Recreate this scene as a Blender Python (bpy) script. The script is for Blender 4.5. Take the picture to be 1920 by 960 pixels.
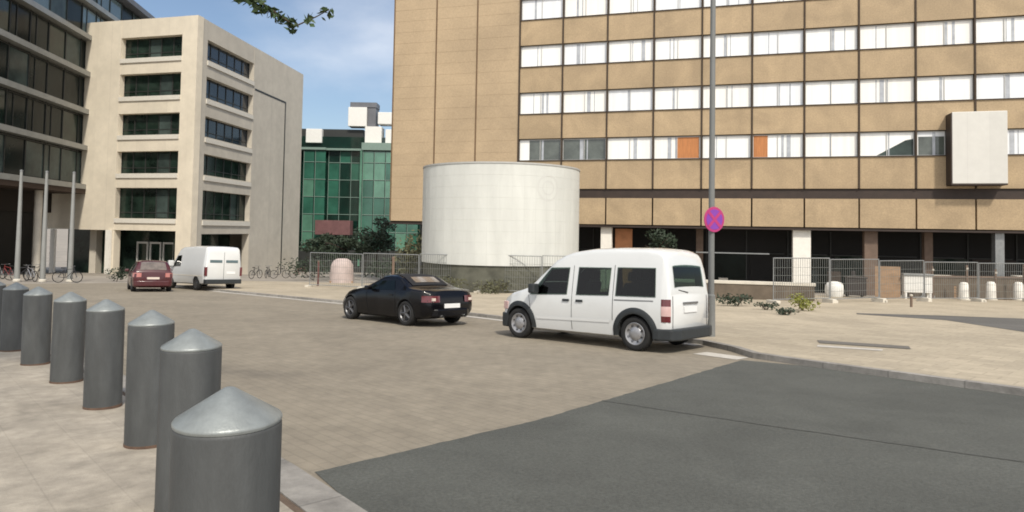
import bpy, bmesh, math, random
from mathutils import Vector, Matrix
random.seed(7)
D = bpy.data
SC = bpy.context.scene
COL = SC.collection
R = math.radians
for o in list(D.objects):
    D.objects.remove(o)

# ------------------------------------------------------------------ camera, sky, sun, exposure
SLOPE = 0.05                      # the street falls away from the camera
def G(x, y, h=0.0):
    """height of the sloping ground"""
    if y < -10: return 0.5 + h
    if y > 200: return -10 + h
    return -SLOPE * y + h

cam_d = D.cameras.new('camera')
cam = D.objects.new('camera', cam_d)
COL.objects.link(cam)
SC.camera = cam
cam_d.sensor_width = 36.0
cam_d.lens = 36.0 * 1250 / 1920
cam_d.shift_y = -0.0472
cam_d.clip_end = 3000
p_, r_ = R(2.0), R(1.0)
fw = Vector((0, math.cos(p_), math.sin(p_)))
u0 = Vector((0, -math.sin(p_), math.cos(p_)))
r0 = Vector((1, 0, 0))
rt = r0 * math.cos(r_) + u0 * math.sin(r_)
up = u0 * math.cos(r_) - r0 * math.sin(r_)
M3 = Matrix((rt, up, -fw)).transposed()
cam.location = (0, 0, 1.6)
cam.rotation_euler = M3.to_euler()

SUN_DIR = Vector((0.33, -0.945, 1.16)).normalized()      # towards the sun
sun_el = math.asin(SUN_DIR.z)
sun_az = math.atan2(SUN_DIR.x, SUN_DIR.y)
world = D.worlds.new('World')
SC.world = world
world.use_nodes = True
nt = world.node_tree
nt.nodes.clear()
wo = nt.nodes.new('ShaderNodeOutputWorld')
bg = nt.nodes.new('ShaderNodeBackground')
sky = nt.nodes.new('ShaderNodeTexSky')
sky.sky_type = 'NISHITA'
sky.sun_disc = False
sky.sun_elevation = sun_el
sky.sun_rotation = sun_az
sky.air_density = 1.0
sky.dust_density = 1.8
sky.ozone_density = 1.0
bg.inputs['Strength'].default_value = 0.105
tc = nt.nodes.new('ShaderNodeTexCoord')
mp = nt.nodes.new('ShaderNodeMapping')
mp.inputs['Scale'].default_value = (1.0, 1.0, 2.2)
nz = nt.nodes.new('ShaderNodeTexNoise')
nz.inputs['Scale'].default_value = 1.7
nz.inputs['Detail'].default_value = 7
nz.inputs['Roughness'].default_value = 0.5
sep = nt.nodes.new('ShaderNodeSeparateXYZ')
beh = nt.nodes.new('ShaderNodeMapRange')              # the cloud bank stands on the southern side
beh.inputs['From Min'].default_value = 0.75
beh.inputs['From Max'].default_value = -0.55
beh.inputs['To Min'].default_value = -0.16
beh.inputs['To Max'].default_value = 0.30
add = nt.nodes.new('ShaderNodeMath'); add.operation = 'ADD'
ramp = nt.nodes.new('ShaderNodeMapRange')
ramp.interpolation_type = 'SMOOTHSTEP'
ramp.inputs['From Min'].default_value = 0.42
ramp.inputs['From Max'].default_value = 0.80
mixc = nt.nodes.new('ShaderNodeMix'); mixc.data_type = 'RGBA'
mixc.inputs[7].default_value = (8.2, 8.3, 8.6, 1)
L = nt.links.new
L(tc.outputs['Generated'], mp.inputs['Vector'])
L(mp.outputs['Vector'], nz.inputs['Vector'])
L(tc.outputs['Generated'], sep.inputs[0])
L(sep.outputs['Y'], beh.inputs['Value'])
L(nz.outputs['Fac'], add.inputs[0]); L(beh.outputs['Result'], add.inputs[1])
L(add.outputs[0], ramp.inputs['Value'])
L(ramp.outputs['Result'], mixc.inputs[0])
L(sky.outputs['Color'], mixc.inputs[6])
L(mixc.outputs[2], bg.inputs['Color'])
L(bg.outputs[0], wo.inputs[0])

sun_d = D.lights.new('sun', 'SUN')
sun_d.energy = 2.8
sun_d.angle = R(5)
sun_d.color = (1.0, 0.93, 0.82)
sun = D.objects.new('sun', sun_d)
COL.objects.link(sun)
sun.location = (20, -60, 90)
sun.rotation_euler = SUN_DIR.to_track_quat('Z', 'Y').to_euler()
SC.view_settings.view_transform = 'Standard'
SC.view_settings.look = 'None'
SC.view_settings.gamma = 1.0
SC.view_settings.exposure = 0.40
SC.view_settings.use_curve_mapping = False
SC.cycles.filter_width = 1.8

# ------------------------------------------------------------------ materials
def lin(c):
    return tuple((v / 255 / 12.92) if v / 255 <= 0.04045 else ((v / 255 + 0.055) / 1.055) ** 2.4 for v in c)

def mat(name, col, rough=0.6, metal=0.0, coat=0.0, spec=0.5, var=0.0, scale=4.0, stretch=(1, 1, 1),
        bump=0.0, bscale=60.0, brick=None, stain=0.0, stain_scale=0.5, col2=None, rotz=0.0, emit=0.0, rvar=0.0):
    """procedural surface: base colour, noise variation, optional slab / brick joints, stains, fine bump"""
    m = D.materials.new(name)
    m.use_nodes = True
    n = m.node_tree
    b = n.nodes['Principled BSDF']
    b.inputs['Roughness'].default_value = rough
    b.inputs['Metallic'].default_value = metal
    b.inputs['Coat Weight'].default_value = coat
    b.inputs['Coat Roughness'].default_value = 0.06
    b.inputs['Specular IOR Level'].default_value = spec
    l = n.links.new
    t = n.nodes.new('ShaderNodeTexCoord')
    mpn = n.nodes.new('ShaderNodeMapping')
    mpn.inputs['Scale'].default_value = stretch
    mpn.inputs['Rotation'].default_value = (0, 0, rotz)
    l(t.outputs['Object'], mpn.inputs['Vector'])
    cur = None
    rgb = n.nodes.new('ShaderNodeRGB')
    rgb.outputs[0].default_value = (*col, 1)
    cur = rgb.outputs[0]
    if var > 0:
        nz = n.nodes.new('ShaderNodeTexNoise')
        nz.inputs['Scale'].default_value = scale
        nz.inputs['Detail'].default_value = 8
        nz.inputs['Roughness'].default_value = 0.65
        l(mpn.outputs[0], nz.inputs['Vector'])
        mr = n.nodes.new('ShaderNodeMapRange')
        mr.inputs['From Min'].default_value = 0.3
        mr.inputs['From Max'].default_value = 0.7
        l(nz.outputs['Fac'], mr.inputs['Value'])
        mx = n.nodes.new('ShaderNodeMix'); mx.data_type = 'RGBA'
        c2 = col2 if col2 else tuple(v * (1 - var) for v in col)
        hi = tuple(min(0.95, v * (1 + var * 0.6)) for v in col)
        mx.inputs[6].default_value = (*c2, 1)
        mx.inputs[7].default_value = (*hi, 1)
        l(mr.outputs[0], mx.inputs[0])
        cur = mx.outputs[2]
    bh = None
    if brick:
        bw, bhgt, mort, amt = brick
        bt = n.nodes.new('ShaderNodeTexBrick')
        bt.inputs['Scale'].default_value = 1.0
        bt.inputs['Brick Width'].default_value = bw
        bt.inputs['Row Height'].default_value = bhgt
        bt.inputs['Mortar Size'].default_value = mort
        bt.inputs['Mortar Smooth'].default_value = 0.3
        bt.inputs['Color1'].default_value = (1, 1, 1, 1)
        bt.inputs['Color2'].default_value = (1 - amt * .55,) * 3 + (1,)
        bt.inputs['Mortar'].default_value = (1 - amt,) * 3 + (1,)
        l(mpn.outputs[0], bt.inputs['Vector'])
        ml = n.nodes.new('ShaderNodeMix'); ml.data_type = 'RGBA'; ml.blend_type = 'MULTIPLY'
        ml.inputs[0].default_value = 1.0
        l(cur, ml.inputs[6]); l(bt.outputs['Color'], ml.inputs[7])
        cur = ml.outputs[2]
        bh = bt.outputs['Fac']
    if stain > 0:
        ns = n.nodes.new('ShaderNodeTexNoise')
        ns.inputs['Scale'].default_value = stain_scale
        ns.inputs['Detail'].default_value = 6
        ns.inputs['Roughness'].default_value = 0.6
        ns.inputs['Distortion'].default_value = 0.6
        l(mpn.outputs[0], ns.inputs['Vector'])
        ms = n.nodes.new('ShaderNodeMapRange')
        ms.inputs['From Min'].default_value = 0.35
        ms.inputs['From Max'].default_value = 0.68
        ms.inputs['To Min'].default_value = 1.0 - stain
        ms.inputs['To Max'].default_value = 1.0 + stain * 0.35
        l(ns.outputs['Fac'], ms.inputs['Value'])
        ml = n.nodes.new('ShaderNodeMix'); ml.data_type = 'RGBA'; ml.blend_type = 'MULTIPLY'
        ml.inputs[0].default_value = 1.0
        l(cur, ml.inputs[6]); l(ms.outputs[0], ml.inputs[7])
        cur = ml.outputs[2]
    l(cur, b.inputs['Base Color'])
    if rvar > 0:
        nr = n.nodes.new('ShaderNodeTexNoise'); nr.inputs['Scale'].default_value = 3.0; nr.inputs['Detail'].default_value = 5
        l(mpn.outputs[0], nr.inputs['Vector'])
        mr2 = n.nodes.new('ShaderNodeMapRange')
        mr2.inputs['To Min'].default_value = max(0, rough - rvar); mr2.inputs['To Max'].default_value = min(1, rough + rvar)
        l(nr.outputs['Fac'], mr2.inputs['Value']); l(mr2.outputs[0], b.inputs['Roughness'])
    if bump > 0:
        nb = n.nodes.new('ShaderNodeTexNoise')
        nb.inputs['Scale'].default_value = bscale
        nb.inputs['Detail'].default_value = 4
        l(mpn.outputs[0], nb.inputs['Vector'])
        bp = n.nodes.new('ShaderNodeBump')
        bp.inputs['Strength'].default_value = bump
        bp.inputs['Distance'].default_value = 0.02
        l(nb.outputs['Fac'], bp.inputs['Height'])
        l(bp.outputs[0], b.inputs['Normal'])
    return m

UROT = R(133)                                            # direction of the street
m_road = mat('road_paving', (0.275, 0.238, 0.182), .85, var=.18, scale=3.5, brick=(.24, .12, .012, .16), stain=.16, stain_scale=.35, bump=.3, rotz=-UROT)
m_asph = mat('asphalt', (0.098, 0.101, 0.089), .85, var=.34, scale=38, stain=.20, stain_scale=.8, bump=.55, bscale=110, rvar=.1)
m_asph2 = mat('worn_asphalt', (0.13, 0.125, 0.115), .88, var=.25, scale=30, stain=.25, stain_scale=.5, bump=.3, bscale=120)
m_pavL = mat('concrete_slabs', (0.395, 0.35, 0.285), .85, var=.22, scale=7, brick=(.8, .4, .006, .13), stain=.26, stain_scale=1.7, bump=.25, rotz=-UROT)
m_pavR = mat('pale_paving', (0.455, 0.39, 0.29), .85, var=.14, scale=9, brick=(.5, .35, .012, .26), stain=.16, stain_scale=.35, bump=.2, rotz=-UROT)
m_ground = mat('plaza_paving', (0.36, 0.32, 0.27), .9, var=.2, scale=.8, brick=(.6, .6, .01, .12), stain=.25, stain_scale=.12)
m_kerb = mat('kerb_stone', (0.33, 0.31, 0.28), .8, var=.22, scale=9, brick=(1.0, 3, .012, .35), stain=.3, stain_scale=1.2, bump=.3, rotz=-UROT)
m_joint = mat('joint_dirt', (0.12, 0.085, 0.06), .95, var=.3, scale=14)
m_stone = mat('light_stones', (0.50, 0.47, 0.42), .8, var=.2, scale=8)
m_bol = mat('bollard_paint', (0.070, 0.074, 0.074), .58, var=.22, scale=9, bump=.12, bscale=120, rvar=.15, stretch=(1, 1, .3), stain=.16, stain_scale=5)
m_bolcap = mat('bollard_cap_sky_tone', (0.265, 0.285, 0.28), .42, metal=.3, var=.16, scale=14, rvar=.12, bump=.08, bscale=100, stain=.12, stain_scale=6)  # metal cap, base colour lightened to carry the sky it reflects
m_rust = mat('rusty_collar', (0.10, 0.06, 0.04), .9, var=.4, scale=12)
m_tan = mat('tan_facade_panel', (0.435, 0.325, 0.198), .7, var=.20, scale=11, brick=(.35, .175, .005, .07), stain=.20, stain_scale=.42, stretch=(1, 1, 1))
m_tan2 = mat('tan_end_wall_panel', (0.45, 0.34, 0.215), .7, var=.14, scale=8, stain=.16, stain_scale=.2)
m_joint_br = mat('dark_brown_joint', (0.05, 0.033, 0.02), .8, var=.3, scale=3)
m_brown = mat('brown_metal', (0.035, 0.022, 0.016), .6, var=.3, scale=2)
m_blind = mat('white_sky_blind_glass', (0.86, 0.86, 0.83), .25, coat=1.0, var=.10, scale=1.0, stretch=(2.2, .1, .05))  # white base carries the sky's reflection as well as the blinds
m_blind2 = mat('bluish_sky_blind', (0.78, 0.80, 0.82), .25, coat=1.0, var=.10, scale=1.0, stretch=(2.6, .1, .05))
m_blind3 = mat('warm_sky_blind', (0.86, 0.84, 0.79), .3, coat=.8, var=.10, scale=1.0, stretch=(3.5, .1, .05))
m_blind_g = mat('grey_blind_gap', (0.40, 0.42, 0.45), .2, coat=.8, var=.25, scale=2)
m_dglass = mat('dark_window_glass', (0.10, 0.115, 0.10), .06, coat=.6, var=.6, scale=.7)
m_orange = mat('orange_curtain', (0.47, 0.19, 0.065), .7, var=.25, scale=5, stretch=(3, 1, .3))
m_void = mat('recess_shade', (0.006, 0.0055, 0.005), .7, var=.5, scale=.6)  # near-black base paints in the unlit depth of the recesses
m_conc = mat('pale_concrete', (0.60, 0.56, 0.48), .75, var=.10, scale=2, stain=.15, stain_scale=.8)
m_colw = mat('white_column', (0.80, 0.77, 0.70), .6, var=.08, scale=3)
m_brcol = mat('brown_column', (0.16, 0.11, 0.08), .7, var=.2, scale=3)
m_boxw = mat('white_box_cladding', (0.62, 0.61, 0.57), .5, var=.05, scale=2, brick=(1.2, 10, .015, .10))
m_cyl = mat('white_cylinder_skin', (0.605, 0.615, 0.58), .55, var=.06, scale=1.2, stretch=(1, 1, .25), stain=.10, stain_scale=.9)
m_cylrim = mat('cylinder_rim', (0.42, 0.42, 0.40), .5, var=.1)
m_emb = mat('faint_grey_emblem', (0.555, 0.56, 0.53), .6, var=.05)
m_plinth = mat('mossy_plinth', (0.11, 0.11, 0.085), .9, var=.45, scale=1.2)
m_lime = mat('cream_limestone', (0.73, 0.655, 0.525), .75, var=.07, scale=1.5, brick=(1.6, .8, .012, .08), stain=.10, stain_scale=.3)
m_lime_shade = mat('limestone_shaded', (0.56, 0.515, 0.435), .75, var=.07, scale=1.5, brick=(1.6, .8, .012, .08), stain=.10, stain_scale=.3)  # same limestone, darkened to paint the shade of the side face
m_slabl = mat('pale_slab_edge', (0.66, 0.625, 0.55), .7, var=.08)
m_green_d = mat('green_dark_glass', (0.018, 0.032, 0.024), .1, var=.8, scale=.7, spec=.35)
m_blueglass = mat('blue_dark_glass', (0.03, 0.042, 0.058), .08, coat=.2, var=.4, scale=.4)
m_frame_d = mat('dark_window_frame', (0.03, 0.032, 0.03), .5)
m_frame_w = mat('pale_window_frame', (0.50, 0.50, 0.48), .5)
m_band = mat('grey_metal_band', (0.30, 0.305, 0.29), .4, metal=.3, var=.15, scale=1.0)
m_offglass = mat('office_dark_glass', (0.014, 0.020, 0.018), .2, var=.8, scale=.22, spec=.14)
m_offlight = mat('office_pale_glass', (0.06, 0.082, 0.075), .2, var=.6, scale=.4, spec=.2)
m_offblue = mat('office_blue_glass', (0.11, 0.16, 0.17), .10, coat=.3, var=.4, scale=.3)
m_soffit = mat('brown_soffit', (0.045, 0.026, 0.016), .8, var=.2)
m_roofm = mat('grey_roof_metal', (0.14, 0.145, 0.16), .5, var=.2, scale=.5)
m_gglass = mat('green_curtain_glass', (0.032, 0.125, 0.085), .12, coat=.6, var=.4, scale=.35)
m_gglass_l = mat('pale_green_glass', (0.10, 0.235, 0.165), .12, coat=.6, var=.35, scale=.4)
m_gdark = mat('deep_green_glass', (0.008, 0.03, 0.022), .08, coat=.6, var=.6, scale=.4)
m_gframe = mat('grey_green_frame', (0.20, 0.28, 0.24), .5, var=.1)
m_white = mat('white_roof_box', (0.78, 0.77, 0.73), .6, var=.06)
m_maroon = mat('dull_maroon_fascia', (0.16, 0.075, 0.075), .7, var=.3, scale=1)
m_paintw = mat('white_car_paint', (0.66, 0.67, 0.66), .28, coat=1.0, var=.03, scale=2)
m_paintk = mat('black_car_paint', (0.003, 0.003, 0.0045), .22, coat=.25, var=.2, scale=2, spec=.22)
m_paintr = mat('dark_red_car_paint', (0.062, 0.008, 0.011), .28, coat=.6, var=.2, scale=2)
m_carglass = mat('tinted_car_glass', (0.004, 0.007, 0.006), .05, var=.8, scale=2.2, spec=.28)
m_paleglass = mat('sky_lit_rear_glass', (0.16, 0.13, 0.11), .08, coat=.8, var=.5, scale=2)  # pale base colour paints a sky reflection into the glass
m_plastic = mat('grey_black_plastic', (0.022, 0.026, 0.028), .55, var=.2, scale=6)
m_tyre = mat('tyre_rubber', (0.014, 0.014, 0.014), .85, var=.3, scale=20)
m_hub = mat('silver_hubcap', (0.36, 0.36, 0.37), .35, metal=.6, var=.15, scale=9)
m_hubd = mat('dark_alloy', (0.13, 0.13, 0.135), .35, metal=.6, var=.2, scale=9)
m_red = mat('red_lamp_lens', (0.11, 0.012, 0.016), .15, coat=1.0, var=.2, scale=12)
m_pink = mat('clear_lamp_lens', (0.60, 0.40, 0.38), .12, coat=1.0, var=.1)
m_amber = mat('reversing_lens', (0.65, 0.55, 0.48), .12, coat=1.0)
m_plate = mat('number_plate_white', (0.75, 0.75, 0.74), .4)
m_chrome = mat('grey_trim', (0.25, 0.25, 0.25), .3, metal=.7)
m_soft = mat('black_fabric_roof', (0.012, 0.012, 0.014), .9, var=.3, scale=30)
m_steel = mat('galvanised_steel', (0.30, 0.31, 0.31), .4, metal=.5, var=.2, scale=4)
m_wire = mat('dull_fence_wire', (0.22, 0.23, 0.22), .5, metal=.3, var=.2, scale=4)
m_post = mat('lamp_post_paint', (0.17, 0.175, 0.17), .5, var=.2, scale=3, stretch=(1, 1, .2))
m_signred = mat('sign_red', (0.40, 0.03, 0.15), .45, var=.08)
m_signblue = mat('sign_blue', (0.20, 0.04, 0.34), .45, var=.08)
m_leafd = mat('dark_leaves', (0.028, 0.046, 0.024), .7, var=.5, scale=3)
m_leaf = mat('leaves', (0.05, 0.085, 0.03), .6, var=.5, scale=3)
m_leafy = mat('yellow_green_leaves', (0.20, 0.21, 0.035), .7, var=.4, scale=4)
m_leafo = mat('olive_leaves', (0.10, 0.10, 0.05), .7, var=.5, scale=3)
m_bark = mat('bark', (0.07, 0.055, 0.04), .9, var=.4, scale=6, stretch=(1, 1, .2), bump=.5)
m_pinktarp = mat('pale_pink_tarpaulin', (0.50, 0.41, 0.385), .7, var=.2, scale=2.0)
m_binb = mat('dark_brown_plastic', (0.028, 0.02, 0.018), .5, var=.2)
m_board = mat('plywood_board', (0.34, 0.22, 0.13), .8, var=.3, scale=1.5, stretch=(1, 1, 4))
m_bike = mat('bike_frame_dark', (0.03, 0.03, 0.035), .4, var=.3)
m_brick = mat('brown_low_wall', (0.19, 0.15, 0.11), .85, var=.3, scale=2, brick=(.5, .25, .015, .3))
m_drain = mat('cast_iron', (0.16, 0.15, 0.135), .7, var=.3, scale=20, metal=.2)

# ------------------------------------------------------------------ mesh helpers
class MB:
    """collects shapes and links them as ONE mesh object"""
    def __init__(s): s.v = []; s.f = []
    def add(s, vs, fs):
        o = len(s.v)
        s.v += [tuple(v) for v in vs]
        s.f += [tuple(i + o for i in f) for f in fs]
        return s
    def box(s, x0, x1, y0, y1, z0, z1):
        s.add([(x0, y0, z0), (x1, y0, z0), (x1, y1, z0), (x0, y1, z0), (x0, y0, z1), (x1, y0, z1), (x1, y1, z1), (x0, y1, z1)],
              [(0, 3, 2, 1), (4, 5, 6, 7), (0, 1, 5, 4), (1, 2, 6, 5), (2, 3, 7, 6), (3, 0, 4, 7)])
        return s
    def tube(s, pts, rad, n=8, caps=True):
        pts = [Vector(p) for p in pts]
        rads = rad if isinstance(rad, (list, tuple)) else [rad] * len(pts)
        rings = []
        for i, p in enumerate(pts):
            d = (pts[min(i + 1, len(pts) - 1)] - pts[max(i - 1, 0)]).normalized()
            a = Vector((0, 0, 1)) if abs(d.z) < .9 else Vector((1, 0, 0))
            e1 = d.cross(a).normalized(); e2 = d.cross(e1)
            rings.append([p + (e1 * math.cos(2 * math.pi * k / n) + e2 * math.sin(2 * math.pi * k / n)) * rads[i] for k in range(n)])
        vs = [q for r in rings for q in r]
        fs = []
        for i in range(len(pts) - 1):
            for k in range(n):
                fs.append((i * n + k, i * n + (k + 1) % n, (i + 1) * n + (k + 1) % n, (i + 1) * n + k))
        if caps:
            fs.append(tuple(range(n))[::-1]); fs.append(tuple(range((len(pts) - 1) * n, len(pts) * n)))
        return s.add(vs, fs)
    def lathe(s, prof, n=32, axis='z', c=(0, 0, 0), a0=0, a1=2 * math.pi):
        full = abs(a1 - a0 - 2 * math.pi) < 1e-6
        m = n if full else n + 1
        vs = []
        for r, h in prof:
            for k in range(m):
                a = a0 + (a1 - a0) * k / n
                if axis == 'z': q = (r * math.cos(a), r * math.sin(a), h)
                elif axis == 'y': q = (r * math.cos(a), h, r * math.sin(a))
                else: q = (h, r * math.cos(a), r * math.sin(a))
                vs.append((q[0] + c[0], q[1] + c[1], q[2] + c[2]))
        fs = []
        for i in range(len(prof) - 1):
            for k in range(n):
                k2 = (k + 1) % m
                fs.append((i * m + k, i * m + k2, (i + 1) * m + k2, (i + 1) * m + k))
        return s.add(vs, fs)
    def prism(s, poly, z0, z1):
        n = len(poly)
        vs = [(x, y, z0) for x, y in poly] + [(x, y, z1) for x, y in poly]
        fs = [tuple(range(n))[::-1], tuple(range(n, 2 * n))] + [(i, (i + 1) % n, n + (i + 1) % n, n + i) for i in range(n)]
        return s.add(vs, fs)
    def build(s, name, m, parent=None, smooth=0, bevel=0, loc=None):
        me = D.meshes.new(name)
        me.from_pydata(s.v, [], s.f)
        bm = bmesh.new(); bm.from_mesh(me)
        bmesh.ops.remove_doubles(bm, verts=bm.verts, dist=1e-5)
        bmesh.ops.recalc_face_normals(bm, faces=bm.faces)
        bm.to_mesh(me); bm.free()
        me.materials.append(m)
        if smooth:
            for p in me.polygons: p.use_smooth = True
            me.set_sharp_from_angle(angle=R(smooth))
        o = D.objects.new(name, me)
        COL.objects.link(o)
        if parent: o.parent = parent
        if loc: o.location = loc
        if bevel:
            md = o.modifiers.new('bevel', 'BEVEL'); md.width = bevel; md.segments = 2; md.limit_method = 'ANGLE'; md.angle_limit = R(40)
        return o

def tag(o, label=None, cat=None, group=None, kind=None):
    if label: o['label'] = label
    if cat: o['category'] = cat
    if group: o['group'] = group
    if kind: o['kind'] = kind
    return o
def thing(name, label, cat, loc=(0, 0, 0), rz=0.0, group=None):
    o = D.objects.new(name, None)
    o.empty_display_size = .3
    COL.objects.link(o)
    o.location = loc; o.rotation_euler = (0, 0, rz)
    return tag(o, label, cat, group)
def copy_tree(o, parent=None):
    c = o.copy(); COL.objects.link(c)
    if parent: c.parent = parent
    for ch in list(o.children): copy_tree(ch, c)
    return c
def on_slope(root, x, y, hx, hy, h=0.0):
    """stand a vehicle on the sloping street, heading (hx, hy)"""
    f = Vector((hx, hy, -SLOPE * hy)).normalized()
    u = Vector((0, SLOPE, 1)).normalized()
    l = u.cross(f)
    root.rotation_euler = Matrix((f, l, u)).transposed().to_euler()
    root.location = (x, y, G(x, y, h))

# ------------------------------------------------------------------ the ground
def sheet(name, poly, h, m, thick=0.0):
    b = MB()
    n = len(poly)
    vs = [(x, y, G(x, y, h)) for x, y in poly]
    if thick:
        vs += [(x, y, G(x, y, h - thick)) for x, y in poly]
        b.add(vs, [tuple(range(n))] + [(i, (i + 1) % n, n + (i + 1) % n, n + i) for i in range(n)])
    else:
        b.add(vs, [tuple(range(n))])
    return tag(b.build(name, m), kind='structure')

b = MB()
xs = [-900, -120, 120, 900]
ys = [-400, -10, 60, 200, 1500]
b.add([(x, y, G(x, y, -0.03)) for y in ys for x in xs], [(j * 4 + i, j * 4 + i + 1, (j + 1) * 4 + i + 1, (j + 1) * 4 + i) for j in range(4) for i in range(3)])
tag(b.build('ground', m_ground), kind='structure')

def offset_line(pts, d):
    out = []
    for i, p in enumerate(pts):
        a = Vector(pts[max(0, i - 1)]); c = Vector(pts[min(len(pts) - 1, i + 1)])
        t = (c - a).normalized()
        out.append((p[0] - t.y * d, p[1] + t.x * d))
    return out

# left kerb line runs from behind the camera past the bollards into the distance
KL = [(2.6, -2.6), (1.2, 1.0), (-0.75, 4.05), (-1.62, 5.12), (-2.9, 6.55), (-4.2, 7.95), (-5.5, 9.3), (-6.8, 10.6), (-8.2, 12.0), (-11, 14.9), (-16, 20), (-24, 28), (-31, 35.2)]
# right kerb line
KR = [(14, -2), (10.6, 3.6), (8.6, 6.45), (6.75, 8.70), (5.65, 10.15), (4.9, 11.15), (4.35, 12.0), (4.28, 12.9), (4.0, 13.9), (2.0, 16.6), (-1.0, 20.2), (-4.2, 23.5), (-7.7, 26.7), (-13.5, 32.3), (-20, 39)]
road_poly = KL + [(-24, 43)] + KR[::-1]
sheet('road', road_poly, 0.0, m_road)
def ragged(pts, step=.10, amp=.005):
    out = []
    for (ax, ay), (bx_, by_) in zip(pts, pts[1:]):
        n = max(1, int(math.hypot(bx_ - ax, by_ - ay) / step))
        for k in range(n):
            t = k / n; j = random.gauss(0, amp)
            out.append((ax + (bx_ - ax) * t + j, ay + (by_ - ay) * t - j))
    return out + [pts[-1]]
asph = [(2.6, -2.6), (1.2, 1.0), (-0.75, 4.05)] + ragged([(-1.46, 5.12), (0.26, 6.9), (2.79, 10.1), (4.05, 11.72)]) + [ (4.9, 11.15), (5.65, 10.15), (6.75, 8.70), (8.6, 6.45), (10.6, 3.6), (14, -2)]
sheet('asphalt_road', asph, 0.005, m_asph)
# faint long seam and patch in the asphalt
m_tar = mat('tar_seam', (0.074, 0.076, 0.068), .7, var=.3, scale=20)
def strip(name, pts, w, h, m):
    pts = ragged(pts, .25, .02)
    a_ = offset_line(pts, w / 2); b_ = offset_line(pts, -w / 2)
    bb = MB(); n = len(pts)
    bb.add([(x, y, G(x, y, h)) for x, y in a_ + b_], [(i, i + 1, n + i + 1, n + i) for i in range(n - 1)])
    return tag(bb.build(name, m), kind='structure')
strip('asphalt_seam', [(1.1, 8.0), (2.6, 6.9), (4.4, 5.7), (6.8, 4.2)], .035, .009, m_tar)
HP_L, HP_R = 0.06, 0.10
kl_in = offset_line(KL, 0.30)
sheet('kerb', KL + kl_in[::-1], HP_L, m_kerb, .14)
kl_j = offset_line(KL, 0.36)
sheet('pavement_joint', kl_in + kl_j[::-1], HP_L - .01, m_joint)
sheet('pavement', kl_j + [(-60, 40), (-60, -8), (2.0, -8)], HP_L - .003, m_pavL)
kr_in = offset_line(KR, -0.16)
sheet('kerb', KR + kr_in[::-1], HP_R, m_kerb, .18)
sheet('pavement', kr_in + [(-20, 48), (-9, 47), (0, 44.5), (16, 40), (60, 30), (60, -8), (16, -8)], HP_R - .004, m_pavR)
sheet('gutter', [(4.30, 12.05), (3.98, 11.75), (3.4, 12.45), (3.75, 12.75)], 0.006, m_stone)
gl = KR[8:]
sheet('gutter', gl + offset_line(gl, 0.28)[::-1], 0.008, m_stone)
sheet('side_road', [(50, 17.5), (50, 26), (27, 22.6), (17.2, 22.2), (15.2, 23.0), (12.2, 23.6), (11.9, 23.0), (13.6, 20.9), (13.2, 17.2), (16, 15.6), (28, 14.0)], HP_R + .002, m_asph2)
tag(MB().add([(x, y, G(x, y, HP_R + .006)) for x, y in [(6.35, 13.75), (7.75, 12.95), (8.0, 13.45), (6.55, 14.3)]], [(0, 1, 2, 3)]).build('drain_cover', m_drain), 'long grey drain grating set into the pale pavement', 'drain cover')
sheet('pavement_patch', [(6.0, 13.1), (7.0, 12.6), (7.15, 12.85), (6.15, 13.4)], HP_R + .003, m_stone)

# ------------------------------------------------------------------ the tan office building
BR = math.atan2(-8.7, 30.37)
bx, by, bz = 0.74, 50.0, -3.6
brown = thing('office_building', 'long tan panelled office block with white ribbon windows', 'building', (bx, by, bz), BR)
Zb = lambda z: z - bz
BAY = 3.325; S0 = -0.36; NB = 14
rows = [6.90, 10.42, 14.0, 17.58, 21.16, 24.74]      # bottoms of the window ribbons
WH = 1.58
s_end = S0 + NB * BAY
SL = -10.9
wall = MB()
wall.box(SL + .02, s_end, .30, 16, Zb(2.1), Zb(30))
wall.build('wall', m_joint_br, brown)
MB().box(SL + .03, S0 - .03, .035, .295, Zb(2.3), Zb(29.7)).build('backing_panel', m_tan2, brown)
m_seam = mat('brown_seam', (.15, .095, .05), .8, var=.2)
for x in (SL + .06, -7.2, -3.8): MB().box(x - .05, x + .05, -.015, .034, Zb(2.3), Zb(29.7)).build('panel_seam', m_seam, brown)
# end wall of three tall panels, each with fine horizontal courses
for k in range(3):
    a = [SL, -7.2, -3.8, S0][k]; c = [SL, -7.2, -3.8, S0][k + 1]
    e = MB(); z = Zb(2.25)
    while z < Zb(29.8):
        e.box(a + .045, c - .045, .02 + random.uniform(0, .008), .3, z, z + .873); z += .885
    e.build('end_wall_panel', m_tan2, brown)
# spandrel bands
bands = [(4.78, 6.86)] + [(rows[i] + WH + .06, rows[i + 1] - .05) for i in range(len(rows) - 1)] + [(rows[-1] + WH + .06, 29.9)]
for z0, z1 in bands:
    e = MB()
    for k in range(NB):
        a = S0 + k * BAY
        e.box(a + .055, a + BAY - .055, random.uniform(0, .015), .3, Zb(z0), Zb(z1))
    e.build('spandrel_band', m_tan, brown)
    sl = MB().box(S0 + .02, s_end, -.07, .28, Zb(z1 + .004), Zb(z1 + .05)); sl.build('window_sill', m_brown, brown)
e = MB()
for k in range(NB):
    a = S0 + k * BAY
    e.box(a + .055, a + BAY - .055, -.02, .3, Zb(2.2), Zb(4.10))
e.build('lower_band', m_tan, brown)
MB().box(SL, s_end, .12, .4, Zb(4.105), Zb(4.77)).build('dark_strip', m_brown, brown)
# mullions run the full height
mu = MB()
for k in range(NB + 1):
    a = S0 + k * BAY
    mu.box(a - .05, a + .05, -.06, .28, Zb(4.8), Zb(29.9))
mu.build('mullion', m_joint_br, brown)
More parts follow.
